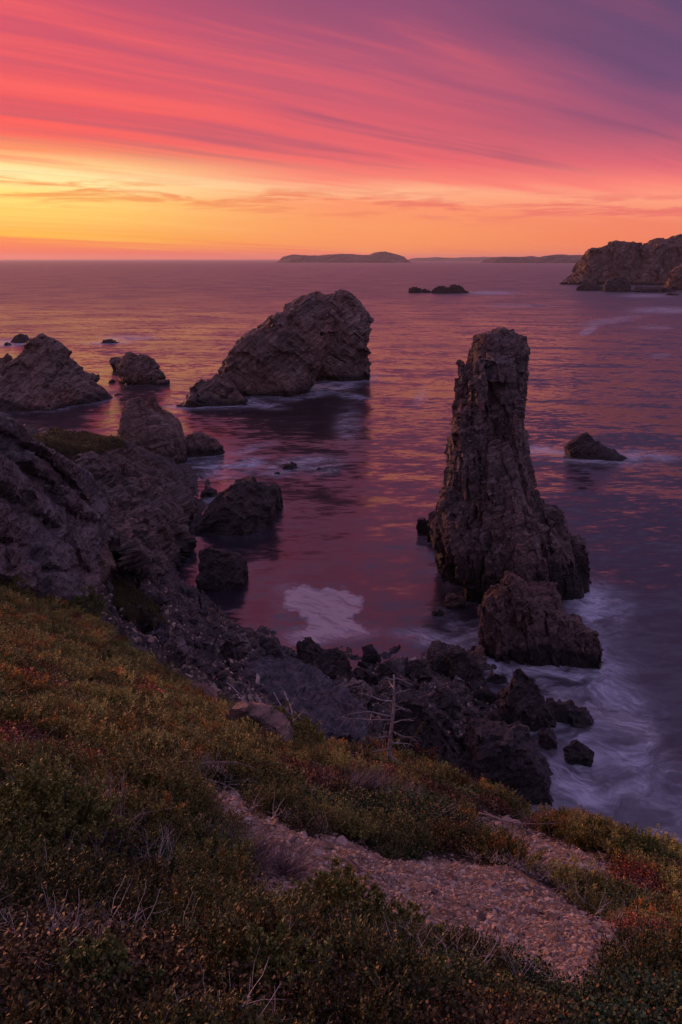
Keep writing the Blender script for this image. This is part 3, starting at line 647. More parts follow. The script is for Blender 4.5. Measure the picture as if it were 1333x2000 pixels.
# cliffs of the land
C1 = relief([(-160,780),(-60,792),(0,803),(54,834),(85,870),(180,924),(198,951),(211,992),(205,1040),(190,1075),(196,1145),(185,1185),(100,1185),(0,1172),(-160,1140)],
            [(-160,780,35),(0,803,36),(54,834,38),(85,870,40),(180,924,44),(211,992,45),(190,1075,42),(190,1170,38.5),(100,1165,34),(0,1160,30),(100,1000,37.3),(0,950,33.3),(-160,1130,28),(140,960,41.5),(30,880,36.5),(60,1080,33.5),(150,1060,40)], 7, drop=0.6)
_c1d = np.array([(-160,780,35),(0,803,36),(54,834,38),(85,870,40),(180,924,44),(211,992,45),(190,1075,42),(190,1170,38.5),(100,1165,34),(0,1160,30),(100,1000,37.3),(0,950,33.3),(-160,1130,28),(140,960,41.5),(30,880,36.5),(60,1080,33.5),(150,1060,40)], float)
_c1f = rbf_fit(_c1d[:, :2] / 100, _c1d[:, 2], c=0.1)
C1S = []
for poly, push, tilt in (([(-30,870),(27,897),(60,940),(94,992),(103,1019),(63,1005),(27,956),(-30,930)], 0.9, 0.022),
        ([(70,955),(92,968),(137,1026),(126,1034),(84,996)], 0.9, 0.02), ([(122,948),(148,958),(182,992),(204,1012),(189,1018),(168,1010),(133,980)], 1.0, 0.02),
        ([(94,1064),(144,1062),(158,1100),(130,1116),(98,1100)], 0.8, 0.02), ([(-30,1045),(40,1073),(46,1124),(-30,1140)], 0.8, 0.015),
        ([(85,868),(117,886),(182,924),(194,951),(207,987),(180,985),(146,938),(110,900)], 0.9, 0.02), ([(-20,800),(40,824),(58,843),(85,870),(58,874),(27,846),(-20,832)], 0.9, 0.02),
        ([(-30,965),(20,985),(60,1040),(70,1060),(40,1062),(-30,1030)], 0.9, 0.02), ([(60,880),(100,905),(130,945),(118,950),(85,925),(58,900)], 1.1, 0.02),
        ([(150,1030),(185,1030),(190,1075),(186,1120),(165,1100),(152,1065)], 0.8, 0.02), ([(100,1120),(150,1118),(185,1150),(180,1180),(110,1175)], 0.7, 0.02), ([(20,1120),(80,1100),(95,1160),(40,1165)], 0.7, 0.02)):
    pa = np.array(poly, float); m_ = pa.mean(0); yy = _c1f(pa / 100)
    A_ = np.c_[pa - m_, np.ones(len(pa))]; co = np.linalg.lstsq(A_, yy, rcond=None)[0]
    co[0] += tilt * 1.1; co[1] += tilt * 0.6
    C1S.append((poly, [(a_, b_, float(co @ [a_ - m_[0], b_ - m_[1], 1]) - push * 1.3) for a_, b_ in poly]))
cliff_near = rock('cliff', [C1], 0.095, 'slate', [(2.2, 0.16, (0, 45, 0), (2.6, 1, 0.5)), (0.8, 0.07, (0, 45, 0), (2.2, 1, 0.6))],
     'near grey cliff of tilted slabs at the left edge above the heath', 'cliff', seed=71, base=0.0, bscale=0.25, foam=0)
for k_, (poly, dep) in enumerate(C1S):
    me = fuse('slab', [plate(poly, dep, 1.5)], 0.085)
    displace(me, [(0.9, 0.05, (0, 45, 0), (2.6, 1, 0.5)), (0.35, 0.025, (0, 45, 0), (2.2, 1, 0.6))], 200 + k_, 0.08, 0.5)
    me.polygons.foreach_set('use_smooth', np.zeros(len(me.polygons), bool))
    sb = obj('slab', me, M['slate'], cliff_near); sb.location = -np.array(cliff_near.location)
C2 = relief([(150,885),(193,886),(234,878),(288,898),(333,918),(349,931),(365,945),(385,965),(376,985),(380,1010),(366,1064),(345,1108),(301,1125),(262,1100),(215,1050),(180,990),(150,930)],
            [(u_, v_, gpix(u_, v_, 40)[1] * 0.985 - k_) for u_, v_, k_ in ((150,885,.5),(193,888,1),(234,880,1.2),(288,902,1.5),(333,920,2.5),(349,933,2.5),(365,948,2),(385,965,1),(378,1010,2),(366,1050,2.5),(350,1090,1.5),(337,1104,1),(301,1120,1),(270,1085,3),(262,1050,4.5),(211,1040,2.5),(184,980,2),(230,970,4.5),(290,990,6),(330,1010,5),(300,1060,5),(325,960,5),(270,930,3.5),(200,930,1.5),(240,1015,5))], 12, step=3, drop=0.5)
rock('cliff', [C2], 0.16, 'cliff', [(3.0, 1.5, (10, 20, 0), (1.0, 1, 1.0)), (1.5, 0.55, (10, 24, 0), (1.1, 1, 0.8)), (0.7, 0.2, (10, 25, 0), (1.2, 1, 0.7))],
     'brown layered cliff below the green headland, dropping into the cove', 'cliff', seed=74, base=0.6, bscale=0.2, foam=0.2)

# ------------------------------------------------------------------ shore boulders with a place of their own
def gy(u, v): return gpix(u, v, 18)[1]
def boulder(rows, label, seed, mat='shore', Y=None, s=1.0, vox=0.09, ratio=0.8, foam=0, cat='boulder', name='boulder', power=4.0, rot=(20, 30, 10), an=(1, 1, 0.8)):
    v, l, r = rows[-1][:3]
    if Y is None:
        Y0 = gy((l + r) / 2, v); Y = Y0 + (r - l) / 2 / F * Y0 * ratio * 0.8
    b = rows[-1]; rows = list(rows) + [(b[0] + 22, b[1], b[2])]
    return rock(name, [lathe(rows, Y=Y, ratio=ratio, power=power, sink=False)], vox, mat, [(s * k, s * k * 0.24, rot, an) for k in (1, 0.42, 0.17)], label, cat, seed=seed, base=0.04 * s, bscale=0.6 / s, foam=foam, cuts=16)
rock('peaked_rock', [lathe([(1308,1012,1021),(1320,1006,1030),(1333,998,1046),(1350,986,1058),(1375,978,1075),(1400,980,1082),(1428,995,1080)], base_v=1425, ratio=0.7, power=2.6),
                   lathe([(1372,1075,1100),(1382,1070,1128),(1393,1065,1150),(1404,1060,1160),(1425,1055,1155)], base_v=1416, ratio=0.5, power=2.6),
                   lathe([(1365,992,1010),(1380,985,1020),(1410,985,1040)], base_v=1440, Y=46.5, ratio=0.8)],
     0.1, 'wet', [(1.1, 0.5, (15, 25, 10), (0.8, 1, 1.6)), (0.55, 0.2, (15, 25, 10), (0.9, 1, 1.3)), (0.3, 0.07, (10, 30, 0), (1, 1, 1))], 'sharp-peaked dark rock with a low tail at the water edge, its left faces lit red', seed=81, base=0.2, foam=0.9)
rock('boulder', [lathe([(1426,962,985),(1436,945,1015),(1448,930,1042),(1466,915,1060),(1500,900,1072),(1530,905,1080),(1558,930,1080)], base_v=1556, ratio=0.75, power=3),
                 lathe([(1452,900,930),(1470,893,960),(1500,890,980),(1535,890,1000)], base_v=1540, ratio=0.8, power=3)],
     0.1, 'wet', [(2.2, 0.5, (12, 22, 10), (1.2, 1, 0.6)), (0.9, 0.22, (12, 22, 10), (1.3, 1, 0.5)), (0.36, 0.07, (10, 20, 0), (1.2, 1, 0.6))], 'largest dark boulder on the shore, its foot against the foaming water', 'boulder', seed=83, cuts=12, base=0.08, foam=0.8)
boulder([(1373,806,824),(1382,798,834),(1396,790,848),(1415,783,864),(1445,776,884),(1490,785,892),(1520,800,890)], 'dark upright block with a paler flat top just behind the dead spruce', 85, 'wet', Y=37.5, s=2, ratio=0.7)
boulder([(1447,1117,1132),(1456,1106,1146),(1472,1101,1156),(1490,1104,1156),(1500,1108,1150)], 'round black rock standing alone in the foam at the lower right', 86, 'wet', Y=sea(1128,1498)[1] + 0.8, s=1, foam=0.9)
boulder([(1427,1060,1082),(1435,1052,1092),(1450,1050,1096),(1470,1055,1094)], 'dark rock squeezed between the peaked rock and the largest boulder', 87, 'wet', Y=sea(1072,1468)[1] + 0.8, s=1, foam=0.6)
boulder([(1390,962,975),(1400,957,990),(1420,956,1000),(1440,965,1004)], 'leaning grey slab propped left of the peaked rock', 88, 'shore', s=1.2)
boulder([(1320,890,904),(1327,883,910),(1338,882,912),(1346,886,908)], 'rounded tan boulder among the black ones on the shore', 89, 'pale', s=0.8, power=2.2)
boulder([(1268,890,915),(1276,876,932),(1290,870,944),(1306,872,948),(1318,885,945)], 'broad black boulder at the water edge before the reddish ridge', 90, 'wet', s=1.4, foam=0.3)
boulder([(1278,845,870),(1285,836,882),(1298,833,890),(1310,838,890)], 'black boulder with a sloping red-lit top left of the broad black one', 91, 'wet', s=1.1, foam=0.2)
boulder([(1290,800,822),(1297,790,838),(1310,786,842),(1323,790,842)], 'squat black boulder at the left of the pair by the water', 92, 'wet', s=1.1)
boulder([(1343,940,958),(1350,926,970),(1362,923,975),(1371,928,972)], 'low wedge boulder with a reddish top beside the peaked rock', 93, 'ridge', s=1)
boulder([(1313,966,976),(1320,956,986),(1332,952,990),(1338,955,990)], 'black rock awash in the foam gap behind the peaked rock', 94, 'wet', s=0.8, foam=0.7, Y=sea(970,1338)[1] + 0.6)
boulder([(1265,934,944),(1272,929,950),(1282,928,950)], 'small pinkish block at the foot of the reddish ridge', 95, 'pink', s=0.6)
boulder([(1160,878,900),(1168,870,908),(1182,866,911),(1194,872,908)], 'round boulder with an orange-lit side in the shallows left of the ridge', 96, 'ridge', Y=sea(888,1193)[1] + 0.9, s=1, foam=0.15, power=2.3)
boulder([(1191,845,858),(1197,841,866),(1205,842,868)], 'small low rock in the shallows below the round orange-lit boulder', 97, 'wet', Y=sea(854,1204)[1] + 0.4, s=0.6)
boulder([(1247,600,625),(1254,587,640),(1266,580,648),(1285,578,652)], 'black block nearest the pale foam patch', 98, 'wet', s=1.3)
boulder([(1272,625,660),(1283,612,680),(1300,602,690),(1322,604,688)], 'black broken block just right of the grey sloping slab', 99, 'wet', s=1.5)
boulder([(1303,700,718),(1312,693,730),(1324,690,735),(1336,694,734)], 'dark boulder between the black broken block and the dead spruce', 100, 'wet', s=1)
boulder([(1328,655,715),(1336,645,738),(1350,644,746),(1370,655,746),(1382,665,740)], 'large pale grey flat boulder above the sloping slab', 101, 'pale', s=1.6, ratio=0.6)
boulder([(1242,462,476),(1249,456,486),(1258,455,491),(1266,462,490)], 'pale rounded boulder, the whitest on the scree', 102, 'pale', s=0.9, power=2.4)
boulder([(1251,436,450),(1258,431,456),(1270,430,457),(1282,434,457)], 'grey squared block left below the palest boulder', 103, 'shore', s=0.9)
boulder([(1236,340,346),(1246,334,354),(1262,326,362),(1280,322,368)], 'sharp grey rock standing on the scree above the heath edge', 104, 'slate', s=1.0)
boulder([(1266,360,372),(1276,354,384),(1290,351,394),(1302,352,396)], 'grey rock leaning right of the sharp one on the scree', 105, 'slate', s=1.0)
boulder([(1245,515,535),(1252,505,548),(1268,498,556),(1284,496,560)], 'dark grey boulder at the top of the sloping slab', 106, 'shore', s=1.2)
boulder([(1298,745,760),(1305,738,772),(1318,735,778),(1328,738,776)], 'grey-black boulder at the waterline below the foam patch', 107, 'wet', s=0.9)
boulder([(1260,712,728),(1266,708,742),(1276,708,745)], 'small flat rock awash right of the foam patch', 108, 'wet', s=0.6, foam=0.2, Y=sea(726, 1290)[1])
boulder([(1420,930,950),(1430,918,962),(1450,905,965),(1475,900,960)], 'grey boulder with a pale slanted face left above the largest boulder', 109, 'shore', s=1.2)
boulder([(1345,845,872),(1352,836,884),(1364,832,890),(1376,838,886)], 'flat grey stone in the middle of the boulder beach', 110, 'shore', s=0.9)
boulder([(1385,850,872),(1394,842,884),(1408,840,890),(1420,848,886)], 'blue-grey stone right of the pale-topped block', 111, 'shore', s=0.9)
def on_ground(poly, k, off): return [(a_, b_, gpix(a_, b_, 18)[1] * k - off) for a_, b_ in poly]
SL = plate([(480,1300),(520,1278),(559,1262),(590,1285),(640,1318),(675,1350),(724,1388),(716,1431),(630,1432),(575,1395),(535,1360),(495,1330)],
            on_ground([(480,1300),(559,1262),(675,1352),(724,1388),(716,1431),(630,1430),(540,1360),(495,1330),(600,1340),(660,1400)], 0.95, 0.6), 4)
rock('sloping_slab', [SL], 0.1, 'bluegrey', [(1.6, 0.24, (25, 38, -30), (2.4, 1, 0.5)), (0.6, 0.07, (25, 38, -30), (2.2, 1, 0.5))], 'huge dark blue-grey slab sloping down to the right behind the heath edge', 'slab', seed=113, base=0.08, foam=0)
RL = relief([(628,1430),(700,1438),(770,1442),(800,1470),(790,1490),(720,1490),(660,1470)], on_ground([(628,1430),(700,1438),(800,1470),(790,1490),(660,1470)], 0.97, 0.2), 2, step=3, drop=1.0)
rock('red_ledge', [RL], 0.1, 'red', [(1.6, 0.35, (15, 25, 0), (1.8, 1, 0.4)), (0.6, 0.12, (15, 25, 0), (1.8, 1, 0.4))], 'reddish rock ledge under the dark sloping slab by the dead spruce', 'ledge', seed=115, base=0.1, foam=0)
def slab(poly, depth, mat, label, seed, thick=0.6):
    pc = np.array(poly, float).mean(0); yc = min(gpix(pc[0], pc[1], 9)[1], np.mean([d_[2] for d_ in depth])) - 0.75
    c = at(pc[0], pc[1], yc); e = 1.2
    n = np.array([-(gz(c[0] + e, c[1])[0] - gz(c[0] - e, c[1])[0]) / (2 * e), -(gz(c[0], c[1] + e)[0] - gz(c[0], c[1] - e)[0]) / (2 * e), 1.0]); n = n / np.linalg.norm(n)
    r_ = np.array([0, 0, H]) - c; r_ /= np.linalg.norm(r_); n = n + 0.35 * r_; n /= np.linalg.norm(n)
    return rock('rock_slab', [plate(poly, None, thick, (c, n))], 0.05, mat, [(0.5, 0.03, (10, 20, 30), (1.5, 1, 0.5))], label, 'slab', seed=seed, base=0.05, foam=0)
slab([(354,1345),(375,1333),(405,1332),(425,1352),(432,1368),(400,1372),(370,1366)], [(354,1345,22.3),(405,1332,23.2),(432,1368,20.5),(370,1366,20.6)], 'pink', 'flat pinkish stone lying on the upper edge of the heath', 117)
slab([(452,1378),(470,1370),(505,1371),(540,1386),(562,1408),(570,1430),(566,1446),(545,1430),(520,1405),(480,1388)], [(452,1378,19.8),(505,1371,20.3),(562,1408,18.4),(566,1446,16.8),(480,1388,19.2)], 'pink', 'long curved pinkish slab bordering the driftwood hollow', 118)
slab([(456,1398),(478,1392),(520,1415),(562,1445),(560,1462),(530,1466),(490,1446),(466,1420)], [(456,1398,18.4),(478,1392,18.7),(562,1445,16.6),(530,1466,15.7),(466,1420,17.5)], 'bluegrey', 'blue-grey slab under the bleached driftwood', 119)
def leanslab(poly, depth, mat, label, seed, thick):
    return rock('rock_slab', [plate(poly, depth, thick)], 0.08, mat, [(0.7, 0.06, (20, 45, 0), (1.8, 1, 0.5))], label, 'slab', seed=seed, base=0.1, foam=0)
leanslab([(196,1055),(206,1052),(218,1075),(228,1102),(215,1104),(196,1085)], [(196,1055,47),(228,1102,45),(196,1085,44.5)], 'pink', 'tan wedge slab leaning at the right foot of the near cliff', 121, 1.2)
leanslab([(234,1060),(246,1060),(280,1095),(298,1112),(297,1128),(280,1122),(255,1105),(236,1085)], [(234,1060,57),(298,1112,55),(280,1122,53),(236,1085,54)], 'slate', 'grey slanting slab on the scree right of the tan wedge', 122, 1.5)

# ------------------------------------------------------------------ water
def water_mesh():
    az = np.radians(np.concatenate([np.linspace(-110, -32, 40)[:-1], np.linspace(-32, 32, 520), np.linspace(32, 110, 40)[1:]]))
    r = np.concatenate([np.geomspace(12, 400, 420)[:-1], np.geomspace(400, 60000, 120)])
    A, Rr = np.meshgrid(az, r); X = (Rr * np.sin(A)).ravel(); Y = (Rr * np.cos(A)).ravel()
    V = np.c_[X, Y, np.zeros(len(X))]
    idx = np.arange(len(X)).reshape(A.shape)
    q = np.stack([idx[:-1, :-1], idx[1:, :-1], idx[1:, 1:], idx[:-1, 1:]], -1).reshape(-1, 4)[:, ::-1]
    me = mesh_np('sea', V, q[:, ::-1])
    u, v = project(V)
    foam = np.zeros(len(X))
    kd = kdtree.KDTree(len(SHORE))
    for i, s in enumerate(SHORE): kd.insert((s[0], s[1], 0), i)
    kd.balance()
    rr = Rr.ravel()
    near = np.where((rr < 700) & (np.abs(u - 666) < 900))[0]
    sh = np.zeros(len(X))
    for i in near:
        p, k, d = kd.find((X[i], Y[i], 0))
        w = 1.4 + rr[i] * 0.014
        if d < 4 * w: sh[i] = SHORE[k][2] * math.exp(-(d / w) ** 1.2)
    foam = np.maximum(foam, 0.75 * sh)
    def blob(uc, vc, ru, rv, ang, s):
        a = math.radians(ang); du = u - uc; dv = v - vc
        x = (du * math.cos(a) + dv * math.sin(a)) / ru; y = (-du * math.sin(a) + dv * math.cos(a)) / rv
        return s * np.exp(-(x * x + y * y) ** 1.5)
    for b in FOAM: foam = np.maximum(foam, blob(*b) * (rr < 900))
    q_ = np.c_[u / 26, v / 18, u * 0]; wu = 16 * fbm(q_, 4, 9); wv_ = 9 * fbm(q_ + 7, 4, 10)
    scum = np.zeros(len(X)); jr = np.random.default_rng(4)
    for k in range(24):
        ju, jv = u + jr.normal(0, 7) + wu, v + jr.normal(0, 3.5) + wv_
        scum += inside([(548,1180),(556,1150),(600,1142),(660,1150),(716,1165),(700,1195),(660,1212),(640,1216),(600,1205),(560,1195)], ju, jv) / 24.0
        scum += 0.7 * inside([(590,1195),(640,1205),(690,1195),(680,1225),(630,1235),(600,1222)], ju, jv) / 24.0
        scum += 0.85 * inside([(560,1240),(600,1218),(640,1222),(690,1212),(722,1225),(716,1245),(660,1250),(610,1262),(560,1262)], ju, jv) / 24.0
    scum = np.clip(scum, 0, 1) * (rr < 200)
    attr(me, 'foam', np.clip(foam, 0, 1)); attr(me, 'scum', scum)
    return me
FOAM = [(1190,1370,130,55,25,0.55),(1120,1330,120,40,15,0.75),(1000,1300,60,22,20,0.75),(1230,1470,150,60,50,0.6),(1150,1540,110,80,20,0.75),(1290,1560,120,90,60,0.5),(1290,1650,90,50,40,0.7),(1100,1430,70,30,10,0.7),(1240,1420,90,25,40,0.7),
        (1190,1200,50,60,70,0.5),(1160,1240,40,40,60,0.6),(440,915,90,22,-8,0.75),(600,905,80,18,-4,0.6),(680,830,30,40,20,0.4),(820,775,14,26,20,0.35),(620,765,90,12,-10,0.7),(505,790,60,10,5,0.5),(690,775,40,8,10,0.5),
        (1060,880,50,12,0,0.75),(1270,890,60,12,5,0.55),(30,668,60,7,0,0.8),(255,660,60,6,0,0.6),(1300,606,80,7,0,0.6),(1190,627,70,8,-8,0.45),(1150,645,22,8,-25,0.6),(1280,640,40,5,0,0.4),(960,572,60,4,0,0.7),(1120,552,60,4,0,0.7),(1260,545,50,5,0,0.6),(1260,578,60,4,0,0.5),(1010,597,80,4,0,0.4),
        (640,1238,110,22,-4,0.6),(560,1170,40,50,10,0.25),(960,1300,40,16,10,0.8),(1150,1185,50,60,70,0.7),(640,755,80,10,-10,0.8),(860,1250,120,20,8,0.5),(860,1200,40,20,0,0.3),(900,1230,40,18,20,0.5),(1290,695,30,6,0,0.35),(1000,660,30,5,0,0.3),(410,975,30,14,-20,0.5),(480,880,60,10,-15,0.4)]
m, t, bs, out = material('sea_water')
pos = t.new('ShaderNodeNewGeometry').outputs['Position']
fo = t.new('ShaderNodeAttribute', attribute_name='foam').outputs['Fac']; sc = t.new('ShaderNodeAttribute', attribute_name='scum').outputs['Fac']
pw = t.vm('ADD', pos, t.vm('MULTIPLY', t.new('ShaderNodeTexNoise', i_Vector=pos, i_Scale=0.16, i_Detail=4.0).outputs['Color'], (7, 7, 0)))
wisp = t.noise(t.mapping(pw, rot=(0, 0, 28), sc=(0.3, 1, 1)), 0.8, 8, 0.6, 0.5)
wispb = t.noise(t.mapping(pw, rot=(0, 0, 48), sc=(0.25, 1, 1)), 2.2, 7, 0.66, 0.3)
wisp2 = t.noise(t.mapping(pw, rot=(0, 0, -20), sc=(0.5, 1, 1)), 0.3, 6, 0.62, 0.8)
strand = t.mr(t.m('ABSOLUTE', t.m('SUBTRACT', wisp, 0.5)), 0.0, 0.09, 1, 0)
strand = t.m('ADD', t.m('MULTIPLY', strand, 0.55), t.m('MULTIPLY', t.mr(wispb, 0.42, 0.75), 0.75))
wv = t.m('MULTIPLY', t.m('ADD', t.m('MULTIPLY', strand, 0.75), 0.32), t.mr(wisp2, 0.34, 0.64))
ff = t.m('MULTIPLY', t.mr(fo, 0.02, 0.75), t.m('ADD', wv, 0.06), None, True)
ff = t.m('MULTIPLY', ff, 1.0, None, True)
scn = t.noise(t.mapping(pos, rot=(0, 0, 35), sc=(0.4, 1, 1)), 0.9, 9, 0.72, 0.8)
sf = t.mr(t.m('ADD', t.m('MULTIPLY', scn, 1.9), t.m('MULTIPLY', sc, 0.6)), 1.08, 1.66)
sf = t.m('MULTIPLY', sf, t.mr(sc, 0.05, 0.5))
ft = t.m('MAXIMUM', ff, t.m('MULTIPLY', sf, 0.7))
# waves: slopes of the swell and chop, smaller inside the sheltered cove
far = t.vm('LENGTH', pos)
def slopes(rot, sc, scale, detail, rough, k):
    n = t.new('ShaderNodeTexNoise', i_Vector=t.mapping(pos, rot=(0, 0, rot), sc=sc), i_Scale=scale, i_Detail=float(detail), i_Roughness=rough)
    return t.vm('MULTIPLY', t.vm('SUBTRACT', n.outputs['Color'], (0.5, 0.5, 0.5)), k)
sl_ = t.vm('ADD', slopes(8, (0.35, 1, 1), 0.11, 8, 0.74, (0.4, 1.05, 0)), slopes(-6, (0.4, 1, 1), 0.9, 5, 0.7, (0.5, 1.0, 0)))
calm = t.noise(pos, 0.02, 3, 0.5)
sl_ = t.vm('MULTIPLY', sl_, t.new('ShaderNodeCombineXYZ', i_0=t.mr(far, 30, 190, 0.48, 1.0), i_1=t.mr(far, 30, 190, 0.48, 1.0)).outputs[0])
t.put(bs.inputs['Normal'], t.vm('NORMALIZE', t.vm('ADD', sl_, (0, 0, 1))))
t.put(bs.inputs['Base Color'], t.mix(t.mr(calm, 0.3, 0.7), (0.010, 0.009, 0.016, 1), (0.022, 0.015, 0.022, 1)))
t.put(bs.inputs['Roughness'], t.m('ADD', t.mr(calm, 0.3, 0.7, 0.15, 0.23), t.mr(far, 60, 900, 0.02, 0.2))); bs.inputs['IOR'].default_value = 1.75
fb = t.new('ShaderNodeBsdfDiffuse'); t.put(fb.inputs['Color'], t.mix(sf, (0.50, 0.52, 0.60, 1), (0.62, 0.52, 0.50, 1)))
ms = t.new('ShaderNodeMixShader'); t.put(ms.inputs[0], t.m('MULTIPLY', ft, 0.85)); t.l.new(bs.outputs[0], ms.inputs[1]); t.l.new(fb.outputs[0], ms.inputs[2])
t.l.new(ms.outputs[0], out.inputs[0])
M['water'] = m
wo = obj('sea', water_mesh(), m); tag(wo, 'calm blurred sea reflecting the pink and orange sunset', kind='structure')

exec_cover = True
# ------------------------------------------------------------------ small builders
def tube(pts, rad, sides=5):
    pts = np.array(pts, float); n = len(pts); V = []; Fc = []
    for i in range(n):
        tdir = pts[min(i + 1, n - 1)] - pts[max(i - 1, 0)]; tdir /= np.linalg.norm(tdir) + 1e-9
        a = np.cross(tdir, (0.3, 0.5, 0.81) if abs(tdir[2]) > 0.8 else (0, 0, 1)); a /= np.linalg.norm(a) + 1e-9; b = np.cross(tdir, a)
        for k in range(sides):
            th = 2 * math.pi * k / sides; V.append(pts[i] + rad[i] * (a * math.cos(th) + b * math.sin(th)))
    for i in range(n - 1):
        for k in range(sides):
            k2 = (k + 1) % sides; Fc.append((i * sides + k, i * sides + k2, (i + 1) * sides + k2, (i + 1) * sides + k))
    Fc.append(tuple(range(sides - 1, -1, -1))); Fc.append(tuple((n - 1) * sides + k for k in range(sides)))
    return np.array(V), Fc
def join(parts):
    V = []; Fc = []; o = 0
    for v, f in parts:
        V.append(v); Fc += [tuple(i + o for i in q) for q in f]; o += len(v)
    return np.concatenate(V), Fc
def crooked(p0, d, L, n, bend, rs, up=0.0):
    p = np.array(p0, float); d = np.array(d, float); d /= np.linalg.norm(d); o = [p.copy()]
    for i in range(n):
        d = d + rs.normal(0, bend, 3) + np.array([0, 0, up]); d /= np.linalg.norm(d); p = p + d * L / n; o.append(p.copy())
    return np.array(o)
def branchy(p0, d, L, r0, rs, depth=2, n=7, bend=0.18, up=0.0, kids=4, sides=5):
    pts = crooked(p0, d, L, n, bend, rs, up); rad = np.linspace(r0, r0 * 0.25, n + 1)
    out = [tube(pts, rad, sides)]
    if depth:
        for k in range(kids):
            i = rs.integers(1, n); dd = (pts[i] - pts[i - 1]); dd /= np.linalg.norm(dd)
            dd = dd + rs.normal(0, 0.65, 3)
            out += branchy(pts[i], dd, L * rs.uniform(0.25, 0.5), rad[i] * 0.6, rs, depth - 1, 5, bend * 1.2, up, max(1, kids - 1), max(3, sides - 1))
    return out
def leaves(base, dirs, L, Wd, rs):
    """one rhombic leaf per row"""
    n = len(base); d = dirs / (np.linalg.norm(dirs, axis=1, keepdims=True) + 1e-9)
    s = np.cross(d, rs.normal(0, 1, (n, 3))); s /= np.linalg.norm(s, axis=1, keepdims=True) + 1e-9
    nn = np.cross(s, d); L = np.asarray(L).reshape(-1, 1) * np.ones((n, 1)); Wd = np.asarray(Wd).reshape(-1, 1) * np.ones((n, 1))
    V = np.stack([base, base + d * L * 0.45 + s * Wd + nn * L * 0.08, base + d * L, base + d * L * 0.45 - s * Wd + nn * L * 0.08], 1).reshape(-1, 3)
    return V, np.arange(4 * n).reshape(n, 4)
def leaf_mesh(name, VF, rs, per=4):
    V, Fc = VF; me = mesh_np(name, V, Fc, False)
    attr(me, 'lv', np.repeat(rs.random(len(V) // per + 1), per)[:len(V)])
    return me
def heath_clump(rs, R_=0.17, stems=30, per=13, L=0.02, up=1.0):
    B = []; D = []
    for s in range(stems):
        a = rs.uniform(0, 6.28); q = R_ * math.sqrt(rs.random())
        p0 = np.array([q * math.cos(a), q * math.sin(a), 0]) * 0.7
        d = np.array([math.cos(a) * q / R_ * 0.9, math.sin(a) * q / R_ * 0.9, up]) + rs.normal(0, 0.25, 3)
        pts = crooked(p0, d, rs.uniform(0.08, 0.17) * R_ / 0.17, per, 0.12, rs)
        B.append(pts[1:]); dd = np.diff(pts, axis=0); dd /= np.linalg.norm(dd, axis=1, keepdims=True)
        D.append(dd * 0.3 + rs.normal(0, 0.6, dd.shape))
    B = np.concatenate(B); D = np.concatenate(D)
    return leaves(B, D, L * rs.uniform(0.6, 1.2, len(B)), L * 0.36, rs)
def juniper_clump(rs, R_=0.2, sprays=15, twigs=7, nd=11, L=0.018, wf=0.2):
    B = []; D = []
    for s in range(sprays):
        a = rs.uniform(0, 6.28); q = math.sqrt(rs.random())
        p0 = np.array([math.cos(a), math.sin(a), 0]) * q * R_ * 0.5
        d = np.array([math.cos(a) * q, math.sin(a) * q, 0.75 + 0.5 * rs.random()])
        main = crooked(p0, d, R_ * rs.uniform(0.7, 1.25), 8, 0.1, rs, 0.06)
        for k in range(twigs):
            i = rs.integers(2, 9); dd = main[min(i, 8)] - main[i - 1]; dd /= np.linalg.norm(dd)
            tw = crooked(main[min(i, 8)], dd + rs.normal(0, 0.45, 3), R_ * rs.uniform(0.2, 0.42), nd, 0.1, rs, 0.08)
            t_ = np.diff(tw, axis=0); t_ /= np.linalg.norm(t_, axis=1, keepdims=True)
            B.append(tw[1:]); D.append(t_ * 0.8 + rs.normal(0, 0.5, t_.shape))
    B = np.concatenate(B); D = np.concatenate(D)
    return leaves(B, D, L * rs.uniform(0.7, 1.3, len(B)), L * wf, rs)
def grass_clump(rs, blades=60, L=0.3, spread=0.09, lean=(0.5, 0.2), wd=0.0025):
    V = []; Fc = []; o = 0
    for b in range(blades):
        p = np.r_[rs.normal(0, spread, 2), -0.02]
        pts = crooked(p, np.r_[rs.normal(lean[0] * 0.5, 0.4), rs.normal(lean[1] * 0.5, 0.4), 1.0], L * rs.uniform(0.5, 1.1), 5, 0.14, rs, -0.06)
        s = rs.normal(0, 1, 3); s[2] = 0; s /= np.linalg.norm(s) + 1e-9
        for i, q in enumerate(pts):
            w_ = wd * (1 - i / 5.5); V += [q - s * w_, q + s * w_]
        Fc += [(o + 2 * i, o + 2 * i + 1, o + 2 * i + 3, o + 2 * i + 2) for i in range(5)]; o += 12
    return np.array(V), np.array(Fc)
def stone_mesh(name, rs, n=13, flat=0.6, bev=0.06):
    bm = bmesh.new()
    for k in range(n):
        v = rs.normal(0, 1, 3); v /= np.linalg.norm(v); v *= rs.uniform(0.8, 1.05); v[2] *= flat
        bm.verts.new(v)
    r = bmesh.ops.convex_hull(bm, input=bm.verts)
    bmesh.ops.delete(bm, geom=[g for g in set(r['geom_interior'] + r['geom_unused']) if isinstance(g, bmesh.types.BMVert)], context='VERTS')
    if bev: bmesh.ops.bevel(bm, geom=bm.edges[:], offset=bev, segments=1, affect='EDGES', clamp_overlap=True)
    me = bpy.data.meshes.new(name); bm.to_mesh(me); bm.free(); return me
